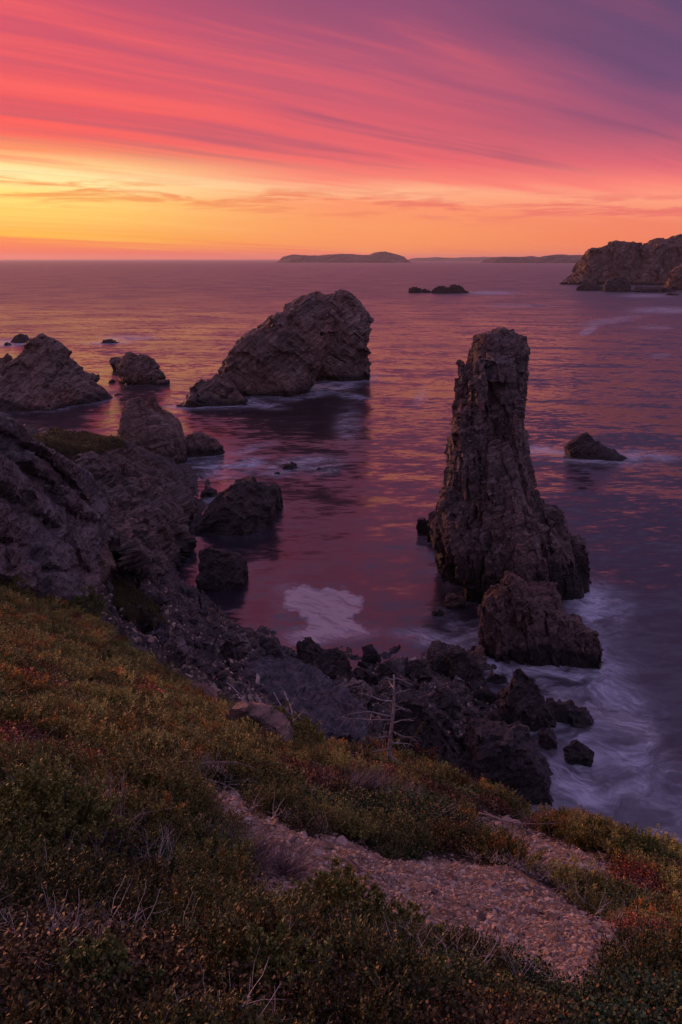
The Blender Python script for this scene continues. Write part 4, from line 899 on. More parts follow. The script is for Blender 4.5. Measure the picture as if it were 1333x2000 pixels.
def rough_stone(name, rs, flat=0.65):
    """angular broken boulder, about 1 m in radius"""
    bm = bmesh.new()
    for k in range(9):
        v = rs.normal(0, 1, 3); v /= np.linalg.norm(v); v *= rs.uniform(0.75, 1.05); v[2] *= flat; v[0] *= 1.15
        bm.verts.new(v)
    r = bmesh.ops.convex_hull(bm, input=bm.verts)
    bmesh.ops.delete(bm, geom=[g for g in set(r['geom_interior'] + r['geom_unused']) if isinstance(g, bmesh.types.BMVert)], context='VERTS')
    bmesh.ops.triangulate(bm, faces=bm.faces[:])
    bmesh.ops.subdivide_edges(bm, edges=bm.edges[:], cuts=7, use_grid_fill=True)
    me = bpy.data.meshes.new(name); bm.to_mesh(me); bm.free()
    me.update(); P = coords(me); me.vertices.foreach_set('co', (P + 0.02 * np.stack([perlin(P * 4, 1), perlin(P * 4, 2), perlin(P * 4, 3)], 1)).astype(np.float32).ravel()); me.update()
    displace(me, [(0.5, 0.05, (20, 30, 10), (1.4, 1, 0.7))], int(rs.integers(1, 999)), 0.015, 1.0)
    return me
def leaf_material(name, col, tipcol, tipat=0.8, rough=0.6, inst=True):
    m, t, bs, out = material(name)
    lv = t.new('ShaderNodeAttribute', attribute_name='lv').outputs['Fac']
    base = t.new('ShaderNodeAttribute', attribute_type='INSTANCER', attribute_name='tint').outputs['Color'] if inst else col
    c = t.mix(1.0, base, t.mix(lv, (0.55, 0.55, 0.55, 1), (1.35, 1.3, 1.25, 1)), 'MULTIPLY')
    c = t.mix(t.mr(lv, tipat, min(1, tipat + 0.06), 0, 1, False), c, tipcol)
    t.put(bs.inputs['Base Color'], c); bs.inputs['Roughness'].default_value = rough; bs.inputs['Specular IOR Level'].default_value = 0.3
    return m
def plain(name, a, b, scale=8.0, rough=0.8):
    m, t, bs, out = material(name)
    pos = t.new('ShaderNodeNewGeometry').outputs['Position']
    n = t.noise(pos, scale, 5, 0.65)
    oi = t.new('ShaderNodeObjectInfo').outputs['Random']
    c = t.mix(t.mr(n, 0.35, 0.65), a, b); c = t.mix(1.0, c, t.mix(oi, (0.75, 0.75, 0.78, 1), (1.25, 1.22, 1.2, 1)), 'MULTIPLY')
    t.put(bs.inputs['Base Color'], c); bs.inputs['Roughness'].default_value = rough; bs.inputs['Specular IOR Level'].default_value = 0.25
    t.put(bs.inputs['Normal'], t.bump(t.noise(pos, scale * 4, 4, 0.7), 0.5, 0.02))
    return m
M['heath'] = leaf_material('heath_leaves', None, (0.20, 0.075, 0.03, 1), 0.91)  # orange leaves paint speckles of light caught on the tips
M['juniper'] = leaf_material('juniper_needles', None, (0.19, 0.14, 0.04, 1), 0.9)
M['grass'] = leaf_material('dry_grass', None, (0.3, 0.2, 0.17, 1), 0.8, 0.7)
M['wood'] = plain('bleached_wood', (0.33, 0.29, 0.29, 1), (0.52, 0.46, 0.46, 1), 14)
M['twig'] = plain('grey_twig', (0.15, 0.115, 0.12, 1), (0.26, 0.2, 0.2, 1), 14)
M['bark'] = plain('spruce_bark', (0.17, 0.13, 0.125, 1), (0.33, 0.27, 0.26, 1), 9)
def stone_material(name, stops):
    m, t, bs, out = material(name)
    pos = t.new('ShaderNodeNewGeometry').outputs['Position']
    oi = t.new('ShaderNodeAttribute', attribute_type='INSTANCER', attribute_name='shade').outputs['Fac']
    n = t.noise(pos, 22, 4, 0.65)
    c = t.mix(1.0, t.ramp(oi, stops), t.mix(t.mr(n, 0.3, 0.7), (0.75, 0.75, 0.75, 1), (1.2, 1.2, 1.2, 1)), 'MULTIPLY')
    t.put(bs.inputs['Base Color'], c); bs.inputs['Roughness'].default_value = 0.8; bs.inputs['Specular IOR Level'].default_value = 0.25
    return m
M['gravelstone'] = stone_material('gravel_stone', [(0, (0.15, 0.085, 0.055, 1)), (0.5, (0.26, 0.175, 0.135, 1)), (0.88, (0.36, 0.27, 0.215, 1)), (1, (0.42, 0.33, 0.27, 1))])
M['screestone'] = stone_material('scree_stone', [(0, (0.03, 0.026, 0.027, 1)), (0.6, (0.075, 0.063, 0.064, 1)), (0.93, (0.12, 0.10, 0.10, 1)), (1, (0.24, 0.21, 0.205, 1))])

# ------------------------------------------------------------------ scattering
def scatter(name, variants, P, rot, scl, mat, label, tint=None, shade=None, idx=None):
    """an uncountable cover: one object whose points carry copies of the sprigs or stones"""
    cl = bpy.data.collections.new(name + '_sources')
    for k, me in enumerate(variants):
        if not me.materials: me.materials.append(mat)
        cl.objects.link(bpy.data.objects.new('%s_sprig%02d' % (name, k), me))
    me = bpy.data.meshes.new(name); me.vertices.add(len(P)); me.vertices.foreach_set('co', P.astype(np.float32).ravel()); me.update()
    attr(me, 'rot', rot, 'FLOAT_VECTOR'); attr(me, 'scl', scl); attr(me, 'pick', rng.integers(0, len(variants), len(P)) if idx is None else idx, 'INT')
    if tint is not None: attr(me, 'tint', np.c_[tint, np.ones(len(P))], 'FLOAT_COLOR')
    if shade is not None: attr(me, 'shade', shade)
    o = obj(name, me); tag(o, label, kind='stuff')
    ng = bpy.data.node_groups.new(name, 'GeometryNodeTree')
    ng.interface.new_socket('Geometry', in_out='INPUT', socket_type='NodeSocketGeometry'); ng.interface.new_socket('Geometry', in_out='OUTPUT', socket_type='NodeSocketGeometry')
    N = ng.nodes; gi = N.new('NodeGroupInput'); go = N.new('NodeGroupOutput'); ip = N.new('GeometryNodeInstanceOnPoints'); ci = N.new('GeometryNodeCollectionInfo')
    ci.inputs['Collection'].default_value = cl; ci.inputs['Separate Children'].default_value = True; ci.inputs['Reset Children'].default_value = True
    def na(nm, ty):
        a = N.new('GeometryNodeInputNamedAttribute'); a.data_type = ty; a.inputs[0].default_value = nm; return a.outputs['Attribute']
    L = ng.links; mp = N.new('GeometryNodeMeshToPoints')
    L.new(gi.outputs[0], mp.inputs[0]); L.new(mp.outputs[0], ip.inputs['Points']); L.new(ci.outputs[0], ip.inputs['Instance'])
    ip.inputs['Pick Instance'].default_value = True
    L.new(na('pick', 'INT'), ip.inputs['Instance Index'])
    er = N.new('FunctionNodeEulerToRotation'); L.new(na('rot', 'FLOAT_VECTOR'), er.inputs[0]); L.new(er.outputs[0], ip.inputs['Rotation'])
    L.new(na('scl', 'FLOAT'), ip.inputs['Scale']); L.new(ip.outputs[0], go.inputs[0])
    md = o.modifiers.new('cover', 'NODES'); md.node_group = ng
    return o
def slope_rot(x, y, amt=0.6):
    e = 0.25
    gx = (gz(x + e, y) - gz(x - e, y)) / (2 * e); gy_ = (gz(x, y + e) - gz(x, y - e)) / (2 * e)
    return np.c_[np.arctan(gy_) * amt, -np.arctan(gx) * amt, np.zeros(len(x))]
def polar(n, r0, r1, a=36, p=1.0):
    az = np.radians(rng.uniform(-a, a, n)); r = np.exp(rng.uniform(0, 1, n) ** p * math.log(r1 / r0)) * r0
    x = r * np.sin(az); y = r * np.cos(az); P = np.c_[x, y, gz(x, y)]
    return P, r
def zrot(rt):
    """spin about the slope normal: compose tilt with a random heading"""
    out = np.empty_like(rt); hd = rng.uniform(0, 6.283, len(rt))
    for i in range(len(rt)):
        out[i] = (Euler(rt[i]).to_matrix() @ Euler((0, 0, hd[i])).to_matrix()).to_euler()
    return out
rs = np.random.default_rng(21)
heath_v = [leaf_mesh('heath_sprig', heath_clump(rs, stems=34, per=14, L=0.0165), rs) for k in range(5)]
heath_far = [leaf_mesh('heath_sprig', heath_clump(rs, stems=26, per=9, L=0.03), rs) for k in range(4)]
jun_v = [leaf_mesh('juniper_sprig', juniper_clump(rs), rs) for k in range(5)]
jun_far = [leaf_mesh('juniper_sprig', juniper_clump(rs, sprays=12, twigs=6, nd=7, L=0.03), rs) for k in range(4)]
grass_v = [leaf_mesh('grass_tuft', grass_clump(rs, 26, 0.24, 0.1, (0.5, 0.2), 0.0032), rs, 12) for k in range(4)]
for far_, hv, jv, n, r0, r1, a_ in ((0, heath_v, jun_v, 38000, 0.9, 6.5, 80), (1, heath_far, jun_far, 42000, 6.5, 38, 50)):
    P, r = polar(n, r0, r1, a_)
    veg, grav, pv = veg_rock_masks(P)
    k = veg & ~grav
    for ox, oy in ((1, 0), (-1, 0), (0, 1), (0, -1)):
        w_ = (0.05 + 0.006 * r)[:, None] * np.array([[ox, oy, 0]]); k &= ~veg_rock_masks(P + w_)[1]
    P = P[k]; r = r[k]
    u, v = project(P); q = np.c_[P[:, :2], P[:, 2] * 0]
    q2 = q + 0.12 * np.stack([perlin(q * 2.2, 31), perlin(q * 2.2 + 5, 32), q[:, 2]], 1)
    cs = 0.42 + 0.014 * float(r0)
    f1, f2, cid, cc = worley(np.c_[q2[:, :2] / cs, np.full(len(q), 0.5)], 55)
    cell = u01(cid, 3); dome = np.clip(1 - (f1 / 0.75) ** 2, 0, 1)
    n1 = fbm(cc * np.array([cs, cs, 0]) * 0.9, 3, 5) + 0.45 * (cell - 0.5); n2 = fbm(q * 0.45 + 7, 3, 6); n3 = fbm(q * 2.2, 2, 7)
    jmask = (n1 + 0.25 * n3 + np.where((v < 1500) & (u < 600), 0.16, 0) + np.where((u > 950) & (v < 1720), 0.25, 0) - np.where((v > 1560) & (v < 1700) & (u > 560) & (u < 900), 0.4, 0)) > 0.12
    jmask |= (v > 1620) & (n1 > 0.26)
    gm = (n2 + 0.5 * n3 > 0.40) & ~jmask
    green = np.array([0.028, 0.050, 0.017]); ochre = np.array([0.21, 0.165, 0.04]); red = np.array([0.20, 0.06, 0.032]); olive = np.array([0.085, 0.10, 0.028])
    low = smooth(v, 1440, 1700)[:, None] * np.maximum(smooth(950 - u, -250, 150), smooth(v, 1820, 1940))[:, None]  # vignette painted into leaf tints: darker toward the bottom, with greener heath there
    tint_h = (1 - low) * np.where((n2 > 0.0)[:, None], red * 0.9, olive * 0.8 + ochre * 0.15) + low * np.where((n2 > 0.27)[:, None], red * 0.22 + green * 0.5, np.where((cell > 0.72)[:, None], olive * 0.7, green))
    tint_h = tint_h * np.exp(rs.normal(0, 0.45, (len(P), 1)))
    tint_j = ((1 - low) * (ochre * 0.62 + olive * 0.4) + low * (olive * 0.5 + ochre * 0.1)) * np.exp(rs.normal(0, 0.4, (len(P), 1)))
    warm = (rs.random(len(P)) < 0.16)[:, None]
    tint_j = np.where(warm, tint_j * np.array([1.5, 0.75, 0.6]), tint_j)
    rt = zrot(slope_rot(P[:, 0], P[:, 1]) + rs.normal(0, 0.15, (len(P), 3)))
    sc_ = np.clip(0.62 + 0.042 * r, 0.62, 1.4) * rs.uniform(0.7, 1.35, len(P))
    hgt = (0.35 + cell) * 0.12 * np.clip(0.5 + 0.07 * r, 0.5, 1.4)
    P[:, 2] += dome * hgt - 0.05; sc_ = sc_ * (0.72 + 0.4 * dome)
    tint_h = tint_h * (1.25 - 0.3 * low) * (0.45 + 1.1 * u01(cid, 9))[:, None]; tint_j = tint_j * (1.3 - 0.25 * low) * (0.5 + 1.0 * u01(cid, 9))[:, None]  # painted brightness: tints raised upslope, less in the dim lower part; random per cushion
    gap = (f2 - f1 < 0.10) & (rs.random(len(P)) < 0.75)
    jmask &= ~gap; gm &= ~gap & (r > 4.5); P[gap, 2] -= 0.3
    h = ~jmask & ~gm
    scatter('heath_mat', hv, P[h], rt[h], sc_[h], M['heath'], 'low dark heath carpeting the slope, partly red, its lit leaf tips painted orange', tint_h[h])
    scatter('juniper_mat', jv, P[jmask], rt[jmask], sc_[jmask] * 0.95, M['juniper'], 'low yellow-green juniper creeping over the slope', tint_j[jmask])
    gt = np.array([0.17, 0.115, 0.105]) * rs.uniform(0.6, 1.2, (len(P), 1))
    scatter('dry_grass', grass_v, P[gm], rt[gm], sc_[gm] * 0.75, M['grass'], 'dry purple-grey grass among the heath', gt[gm])
# bare twigs poking out of the mat
tw_v = []
for k in range(5):
    parts = []
    for j in range(5): parts += branchy(rs.normal(0, 0.03, 3) * (1, 1, 0), (rs.normal(0, 0.9), rs.normal(0, 0.9), 0.7), rs.uniform(0.15, 0.32), 0.0026, rs, 1, 6, 0.2, 0.0, 3, 3)
    tw_v.append(mesh_np('twig_sprig', *join(parts)))
P, r = polar(2500, 1.2, 14, 34, 0.8)
veg, g, _ = veg_rock_masks(P); n2 = fbm(np.c_[P[:, :2] * 0.7, P[:, 2] * 0 + 3], 3, 15)
k = veg & ~g & (n2 > 0.02); P = P[k]; r = r[k]; P[:, 2] += 0.05
scatter('bare_twigs', tw_v, P, rs.uniform(0, 6.28, (len(P), 3)) * (0.1, 0.1, 1), rs.uniform(0.5, 1.0, len(P)) * (0.75 + 0.05 * r), M['wood'], 'thin grey dead twigs among the heath')
# green headland and scree patches far below
P, r = polar(60000, 36, 125, 34)
_, _, pv = veg_rock_masks(P); P = P[pv]; r = r[pv]
rt = zrot(slope_rot(P[:, 0], P[:, 1]) + rs.normal(0, 0.15, (len(P), 3)))
scatter('headland_heath', heath_far, P, rt, 0.02 * r * rs.uniform(1, 2.2, len(P)), M['heath'], 'dark green heath on the low headland and the scree', np.array([0.045, 0.05, 0.014]) * rs.uniform(0.5, 1.5, (len(P), 1)))
# gravel and scree stones
st_v = [stone_mesh('gravel_chip', rs, 11, rs.uniform(0.35, 0.8)) for k in range(7)]
P, r = polar(130000, 1.8, 16, 30)
_, g, _ = veg_rock_masks(P + np.c_[rs.normal(0, 0.05, (len(P), 2)), np.zeros(len(P))])
P = P[g]; r = r[g]; print('gravel', len(P))
scatter('gravel', st_v, P, rs.uniform(0, 6.28, (len(P), 3)) * (0.12, 0.12, 1), (0.008 + 0.0022 * r) * np.exp(rs.normal(0, 0.55, len(P))) * 0.58, M['gravelstone'], 'pinkish tan gravel in the bare patches of the slope', shade=rs.random(len(P)))
P, r = polar(60000, 20, 70, 30)
veg, g, pv = veg_rock_masks(P); us_, vs2 = project(P); P = P[inside([(150,1100),(300,1105),(345,1150),(430,1195),(600,1255),(1010,1250),(1010,1480),(760,1520),(500,1450),(150,1260)], us_, vs2)]; r = np.hypot(P[:, 0], P[:, 1]); veg, g, pv = veg_rock_masks(P); us_, vs2 = project(P); k = ~(veg | g | pv) & (P[:, 2] > -0.4) & ~inside([(495,1302),(559,1268),(592,1292),(675,1352),(720,1388),(714,1431),(630,1431),(540,1364)], us_, vs2); P = P[k]; r = r[k]; print('scree', len(P))
scatter('scree', st_v, P, rs.uniform(0, 6.28, (len(P), 3)) * (0.3, 0.3, 1), 0.05 * np.exp(rs.normal(0, 0.65, len(P))), M['screestone'], 'grey broken stones of the scree and boulder beach', shade=rs.random(len(P)))

# ------------------------------------------------------------------ rubble boulders, one object each
rub = [rough_stone('boulder', rs, f) for f in (0.55, 0.7, 0.8, 0.6, 0.45, 0.7)]
zones = [('grey boulder lying in the scree below the near cliff', 'boulders in the scree', [(215,1110),(290,1120),(345,1165),(430,1205),(500,1250),(520,1330),(470,1345),(400,1320),(330,1290),(270,1215)], 75, (0.18, 0.55), 'shore'),
         ('dark angular boulder in the rubble of the beach behind the dead spruce', 'boulders of the beach', [(600,1290),(700,1300),(800,1280),(930,1275),(985,1340),(970,1440),(900,1470),(830,1400),(740,1410),(700,1350)], 95, (0.22, 0.8), 'wet'),
         ('boulder by the waterline under the scree', 'boulders along the scree foot', [(345,1140),(400,1175),(480,1228),(560,1262),(600,1290),(560,1300),(470,1255),(390,1205)], 28, (0.25, 0.6), 'shore')]
first = {}
for lab, grp, poly, n, (s0, s1), mt in zones:
    pa = np.array(poly); c = 0
    while c < n:
        u = rs.uniform(pa[:, 0].min(), pa[:, 0].max()); v = rs.uniform(pa[:, 1].min(), pa[:, 1].max())
        if not inside(poly, np.array([u]), np.array([v]))[0]: continue
        if inside([(478,1302),(559,1258),(592,1285),(675,1345),(730,1385),(720,1435),(630,1436),(535,1364),(490,1335)], np.array([u]), np.array([v]))[0]: continue
        p = gpix(u, v, 18); c += 1
        if p[2] < -0.6: continue
        k = int(rs.integers(len(rub)))
        if (k, mt) not in first:
            me = rub[k].copy(); me.materials.append(M[mt]); first[(k, mt)] = me
        o = bpy.data.objects.new('boulder', first[(k, mt)]); COL.objects.link(o)
        s = s0 * (s1 / s0) ** rs.random(); s = s if rs.random() > 0.12 else s * 1.5
        o.location = (p[0], p[1], max(p[2], -0.1) + s * 0.12); o.scale = (s, s * rs.uniform(0.7, 1), s * rs.uniform(0.8, 1.1)); o.rotation_euler = (rs.normal(0, 0.35), rs.normal(0, 0.35), rs.uniform(0, 6.28))
        tag(o, lab, 'boulder', grp)
# loose stones on the gravel
sm = [stone_mesh('stone', rs, 14, f, 0.05) for f in (0.35, 0.45, 0.6, 0.3)]
for me in sm: me.materials.append(M['pink'])
sm2 = [m_.copy() for m_ in sm]
for me in sm2: me.materials.clear(); me.materials.append(M['pale'])
spots = [(640,1660),(700,1700),(770,1720),(735,1745),(800,1700),(830,1745),(880,1720),(905,1760),(950,1730),(960,1775),(1000,1750),(1040,1790),(1075,1800),(1120,1830),(1180,1850),(1200,1835),(1150,1860),(1090,1765),(990,1820),(930,1795),(870,1785),(1050,1850),(560,1640),(590,1670),(520,1630),(1020,1640),(1060,1660),(1100,1680),(1150,1690),(1190,1700),(980,1625)]
for i, (u, v) in enumerate(spots):
    p = gpix(u + rs.normal(0, 4), v + rs.normal(0, 3)); s = rs.uniform(0.035, 0.075) * (0.6 + 0.09 * p[1])
    o = bpy.data.objects.new('stone', (sm if rs.random() < 0.55 else sm2)[i % 4]); COL.objects.link(o)
    o.location = (p[0], p[1], p[2] + s * 0.12); o.scale = (s * 1.4, s, s); o.rotation_euler = (-0.35 + rs.normal(0, 0.15), 0.3 + rs.normal(0, 0.15), rs.uniform(0, 6.28))
    tag(o, 'loose flat stone lying on the gravel patches of the slope', 'stone', 'stones on the gravel')
def one_stone(u, v, s, mat, label, flat=1.0):
    me = rub[int(rs.integers(len(rub)))].copy(); me.materials.append(M[mat]); p = gpix(u, v)
    o = bpy.data.objects.new('stone', me); COL.objects.link(o); o.location = (p[0], p[1], p[2] + s * 0.2); o.scale = (s, s * 0.8, s * flat); o.rotation_euler = (0.1, 0.2, rs.uniform(0, 6)); tag(o, label, 'stone')
one_stone(892, 1582, 0.10, 'pale', 'pale rounded stone by itself above the upper gravel patch')
one_stone(782, 1578, 0.11, 'shore', 'dark stone in the heath below the purple grass tuft')
one_stone(85, 1238, 0.24, 'shore', 'brownish stone poking out of the heath near the left cliff foot')
one_stone(345, 1545, 0.09, 'pale', 'pale stone beside the sticks on the upper bare strip')
one_stone(248, 1488, 0.10, 'slate', 'blue-grey stone half hidden in the heath at left')
one_stone(448, 1634, 0.06, 'pink', 'pinkish stone at the lower end of the bare root')

# ------------------------------------------------------------------ shrubs, grass, dead wood
def near(u, v):
    p = gpix(u, v)
    while u > 450 and p[1] > 22 and v < 1640: v += 4; p = gpix(u, v)
    return p
def shrub(u, v, s, col, label, wide=1.0, kind='juniper', n=26):
    p = near(u, v)
    col = tuple(min(0.4, c_ * 2.3) for c_ in col[:3]) + (1,)
    s = s * 1.2; p = p + np.array([0, 0, 0.13 + 0.004 * p[1]])
    root = empty(kind + '_shrub', (p[0], p[1], p[2])); tag(root, label, 'shrub', None)
    VF = []; o = 0
    for k in range(n):
        cv, cf = juniper_clump(rs, 0.2 * s, 9, 8, 10, 0.025 * (s ** 0.35) * (0.8 + 0.035 * p[1]), 0.3)
        a = rs.uniform(0, 6.28); q = math.sqrt(rs.random()); hgt = 0.48 * s * (1 - q * q) * rs.uniform(0.4, 1.2)
        ti = np.array(Euler((rs.normal(0, 0.2) , rs.normal(0, 0.2) + 0.5 * q, a)).to_matrix())
        ox, oy = math.cos(a) * q * 0.36 * s * wide, math.sin(a) * q * 0.36 * s * wide
        oz = float(gz(p[0] + ox, p[1] + oy)[0]) - p[2]
        VF.append((cv @ ti.T + (ox, oy, oz + hgt), cf + o)); o += len(cv)
    me = leaf_mesh('foliage', (np.concatenate([a for a, b in VF]), np.concatenate([b for a, b in VF])), rs)
    obj('foliage', me, leaf_material(label.split(' ')[0] + '_foliage', col, (0.20, 0.12, 0.035, 1), 0.88, inst=False), root)
    st = []
    for k in range(8):
        a = rs.uniform(0, 6.28); st += branchy((0, 0, -0.03), (math.cos(a) * wide, math.sin(a) * wide, 0.7), 0.45 * s, 0.009 * s, rs, 1, 6, 0.15, 0, 3, 4)
    obj('stem', mesh_np('stem', *join(st)), M['twig'], root)
    return root
shrub(105, 1660, 0.62, (0.075, 0.078, 0.02, 1), 'largest yellow-green juniper shrub, at the left edge of the foreground', 1.15, n=34)
shrub(265, 1580, 0.42, (0.09, 0.075, 0.02, 1), 'olive juniper sprig left of the bare twig bush', 0.9)
shrub(320, 1650, 0.34, (0.10, 0.085, 0.02, 1), 'small juniper bush with ochre tips right of the bare twig bush', 1.0, n=18)
shrub(665, 1830, 0.46, (0.075, 0.075, 0.02, 1), 'feathery olive juniper shrub standing below the gravel patch', 1.0, n=30)
shrub(800, 1880, 0.36, (0.085, 0.08, 0.022, 1), 'bushy juniper at the bottom, right of the feathery one', 1.0, n=24)
shrub(560, 1960, 0.30, (0.07, 0.075, 0.02, 1), 'juniper shrub touching the bottom edge of the view', 1.1, n=22)
shrub(195, 1975, 0.24, (0.06, 0.07, 0.02, 1), 'dark juniper shrub in the bottom left corner', 1.1, n=20)
shrub(1255, 1690, 0.62, (0.06, 0.07, 0.018, 1), 'dark green rounded shrub at the end of the slope crest by the right edge', 1.0, n=40)
shrub(1165, 1652, 0.55, (0.085, 0.08, 0.02, 1), 'olive shrub on the slope crest left of the dark green one', 1.1, n=34)
shrub(1090, 1625, 0.45, (0.09, 0.08, 0.02, 1), 'low shrub on the slope crest beside the purple twigs', 1.2, n=24)
shrub(590, 1448, 1.0, (0.085, 0.082, 0.02, 1), 'bright green little bush at the end of the curved pink slab', 0.9, n=26)
shrub(22, 1168, 1.5, (0.07, 0.065, 0.018, 1), 'dark bush at the left edge right under the near cliff', 1.0, n=28)
shrub(175, 1200, 1.3, (0.05, 0.058, 0.016, 1), 'green mound of juniper under the foot of the near cliff', 1.3, n=28)
def tuft(u, v, n, s, label, spread=0.5, blades=70, L=0.45, col=(0.17, 0.115, 0.12, 1), cat='grass tuft', name='grass_tuft', lean=(0.5, 0.2)):
    p = near(u, v); VF = []; o = 0
    for k in range(n):
        a = rs.uniform(0, 6.28); q = math.sqrt(rs.random()) * spread; ox, oy = q * math.cos(a), q * math.sin(a) * 0.7
        V, Fq = grass_clump(rs, blades, L * s, 0.07 * s, lean, 0.0022 + 0.0003 * p[1]); oz = float(gz(p[0] + ox, p[1] + oy)[0]) - p[2]
        VF.append((V + (ox, oy, oz), Fq + o)); o += len(V)
    me = leaf_mesh(name, (np.concatenate([a for a, b in VF]), np.concatenate([b for a, b in VF])), rs, 12)
    ob = obj(name, me, leaf_material(name + '_blades', col, (0.34, 0.25, 0.24, 1), 0.8, inst=False)); ob.location = p; tag(ob, label, cat)
tuft(735, 1548, 12, 1.0, 'purple-grey tuft of dry grass on the crest of the heath', 0.55)
tuft(500, 1690, 7, 0.6, 'pale dry grass tuft hanging over the near edge of the gravel', 0.28, lean=(0.9, -0.3))
tuft(420, 1662, 9, 0.55, 'bluish dry grass combed to the right above the dark heath', 0.32, lean=(1.4, 0.0))
tuft(560, 1705, 5, 0.5, 'small pinkish grass tuft beside the lower corner of the gravel', 0.2, lean=(0.9, -0.3))
tuft(640, 1452, 6, 1.0, 'thin grass growing at the foot of the red ledge', 0.6, 40)
tuft(1110, 1590, 8, 0.9, 'purple twiggy grass on the slope crest above the foaming water', 0.5, 60)
tuft(880, 1540, 7, 0.9, 'rusty grass along the crest above the largest dark boulder', 0.7, 50, col=(0.15, 0.07, 0.06, 1))
def twigs(u, v, n, L, r, label, mat='wood', name='dead_branch', cat='dead branch', dirs=None, depth=2, kids=3, up=0.5, bend=0.2):
    p = near(u, v); parts = []
    for k in range(n):
        d = dirs[k % len(dirs)] if dirs else (rs.normal(0, 1), rs.normal(0, 0.6), up)
        q = (rs.normal(0, 0.05), rs.normal(0, 0.05), 0.01)
        if dirs:
            d = np.array(d, float); h_ = math.hypot(d[0], d[1]) + 1e-6; sl = (float(gz(p[0] + d[0] / h_ * 0.8, p[1] + d[1] / h_ * 0.8)[0]) - float(gz(p[0], p[1])[0])) / 0.8; d[2] = sl * h_ + 0.16 * max(d[2], 0.1)
        parts += branchy(q, np.array(d) + rs.normal(0, 0.12, 3), L * rs.uniform(0.7, 1.1), r, rs, depth, 8, bend, 0.0, kids)
    ob = obj(name, mesh_np(name, *join(parts)), M[mat]); ob.location = (p[0], p[1], p[2] + 0.05 + 0.010 * p[1]); tag(ob, label, cat)
    return ob
twigs(85, 1705, 4, 0.34, 0.005, 'bleached forked twigs below the largest juniper at left', dirs=[(0.9, 0.3, 0.6), (-0.5, 0.2, 0.8), (0.5, 0.5, 0.5), (1, -0.2, 0.4)])
twigs(110, 1745, 3, 0.28, 0.004, 'pale bent twigs under the forked ones at left', dirs=[(0.6, 0.4, 0.7), (1, 0.2, 0.3), (-0.6, 0.3, 0.7)])
twigs(165, 1825, 2, 0.26, 0.004, 'pair of curved grey twigs in the dark heath at lower left', dirs=[(0.4, 0.5, 0.9), (0.9, 0.3, 0.5)])
twigs(290, 1850, 3, 0.28, 0.003, 'fan of thin pale twigs low in the middle of the dark heath', dirs=[(0.8, 0.5, 0.6), (1, 0.1, 0.4), (0.4, 0.5, 0.8)])
twigs(60, 1880, 2, 0.2, 0.0035, 'short upright pale twigs near the bottom left corner', dirs=[(0.2, 0.4, 0.9), (0.6, 0.3, 0.8)])
twigs(590, 1790, 2, 0.28, 0.003, 'thin pinkish stalks standing left of the feathery juniper', dirs=[(0.2, 0.3, 1), (-0.3, 0.4, 0.9)])
twigs(225, 1655, 26, 0.42, 0.0022, 'tangled bare twig bush between the junipers at left', 'twig', 'twig_bush', 'twig bush', None, 1, 3, 0.9)
twigs(170, 1790, 14, 0.26, 0.0018, 'thin grey twig tangle in the dark heath at lower left', 'twig', 'twig_bush', 'twig bush', None, 1, 3, 0.8)
twigs(12, 1312, 2, 0.7, 0.035, 'white weathered branch stub at the left edge', dirs=[(0.5, -0.9, 0.15), (0.1, 0.5, 0.7)], depth=1)
twigs(45, 1338, 2, 1.0, 0.01, 'thin grey branch trailing down from the white stub', dirs=[(0.8, -0.7, 0.05)], depth=1)
ob = twigs(575, 1472, 10, 1.55, 0.026, 'bleached tangle of driftwood branches fallen over the blue-grey slab', dirs=[(-1.4, 0.6, 0.15), (-1.1, 0.5, 0.35), (-0.6, 0.5, 0.45), (-1.2, 0.9, 0.2), (-0.3, 0.3, 0.6), (0.9, -0.5, -0.3), (-0.9, 0.2, 0.15), (-1.6, 0.9, 0.3), (0.2, 0.2, 0.4), (0.7, -0.6, -0.2)], depth=2, kids=4, bend=0.14)
twigs(940, 1603, 3, 1.3, 0.014, 'grey dead branches lying along the top of the upper gravel patch', 'twig', dirs=[(1, -0.35, -0.25), (0.8, -0.3, -0.1), (0.9, -0.5, -0.3)], depth=1, bend=0.08)
twigs(320, 1512, 4, 1.1, 0.007, 'scattered thin sticks on the upper bare strip', 'twig', dirs=[(1, -0.1, -0.1), (0.9, 0.1, 0.0), (0.8, -0.3, -0.1)], depth=1, bend=0.08)
twigs(305, 1552, 1, 1.5, 0.016, 'long bare root winding down to the gravel', 'bark', 'tree_root', 'root', dirs=[(0.75, -0.55, -0.38)], depth=1, kids=2, bend=0.1)
twigs(1040, 1745, 2, 0.5, 0.006, 'short stick at the top edge of the main gravel patch', 'twig', dirs=[(1, -0.2, -0.2), (0.8, 0.1, 0)], depth=1, kids=2)
twigs(445, 1345, 1, 1.6, 0.022, 'pale log lying on the scree right of the flat pinkish stone', dirs=[(0.9, -0.2, -0.25)], depth=0, bend=0.06)
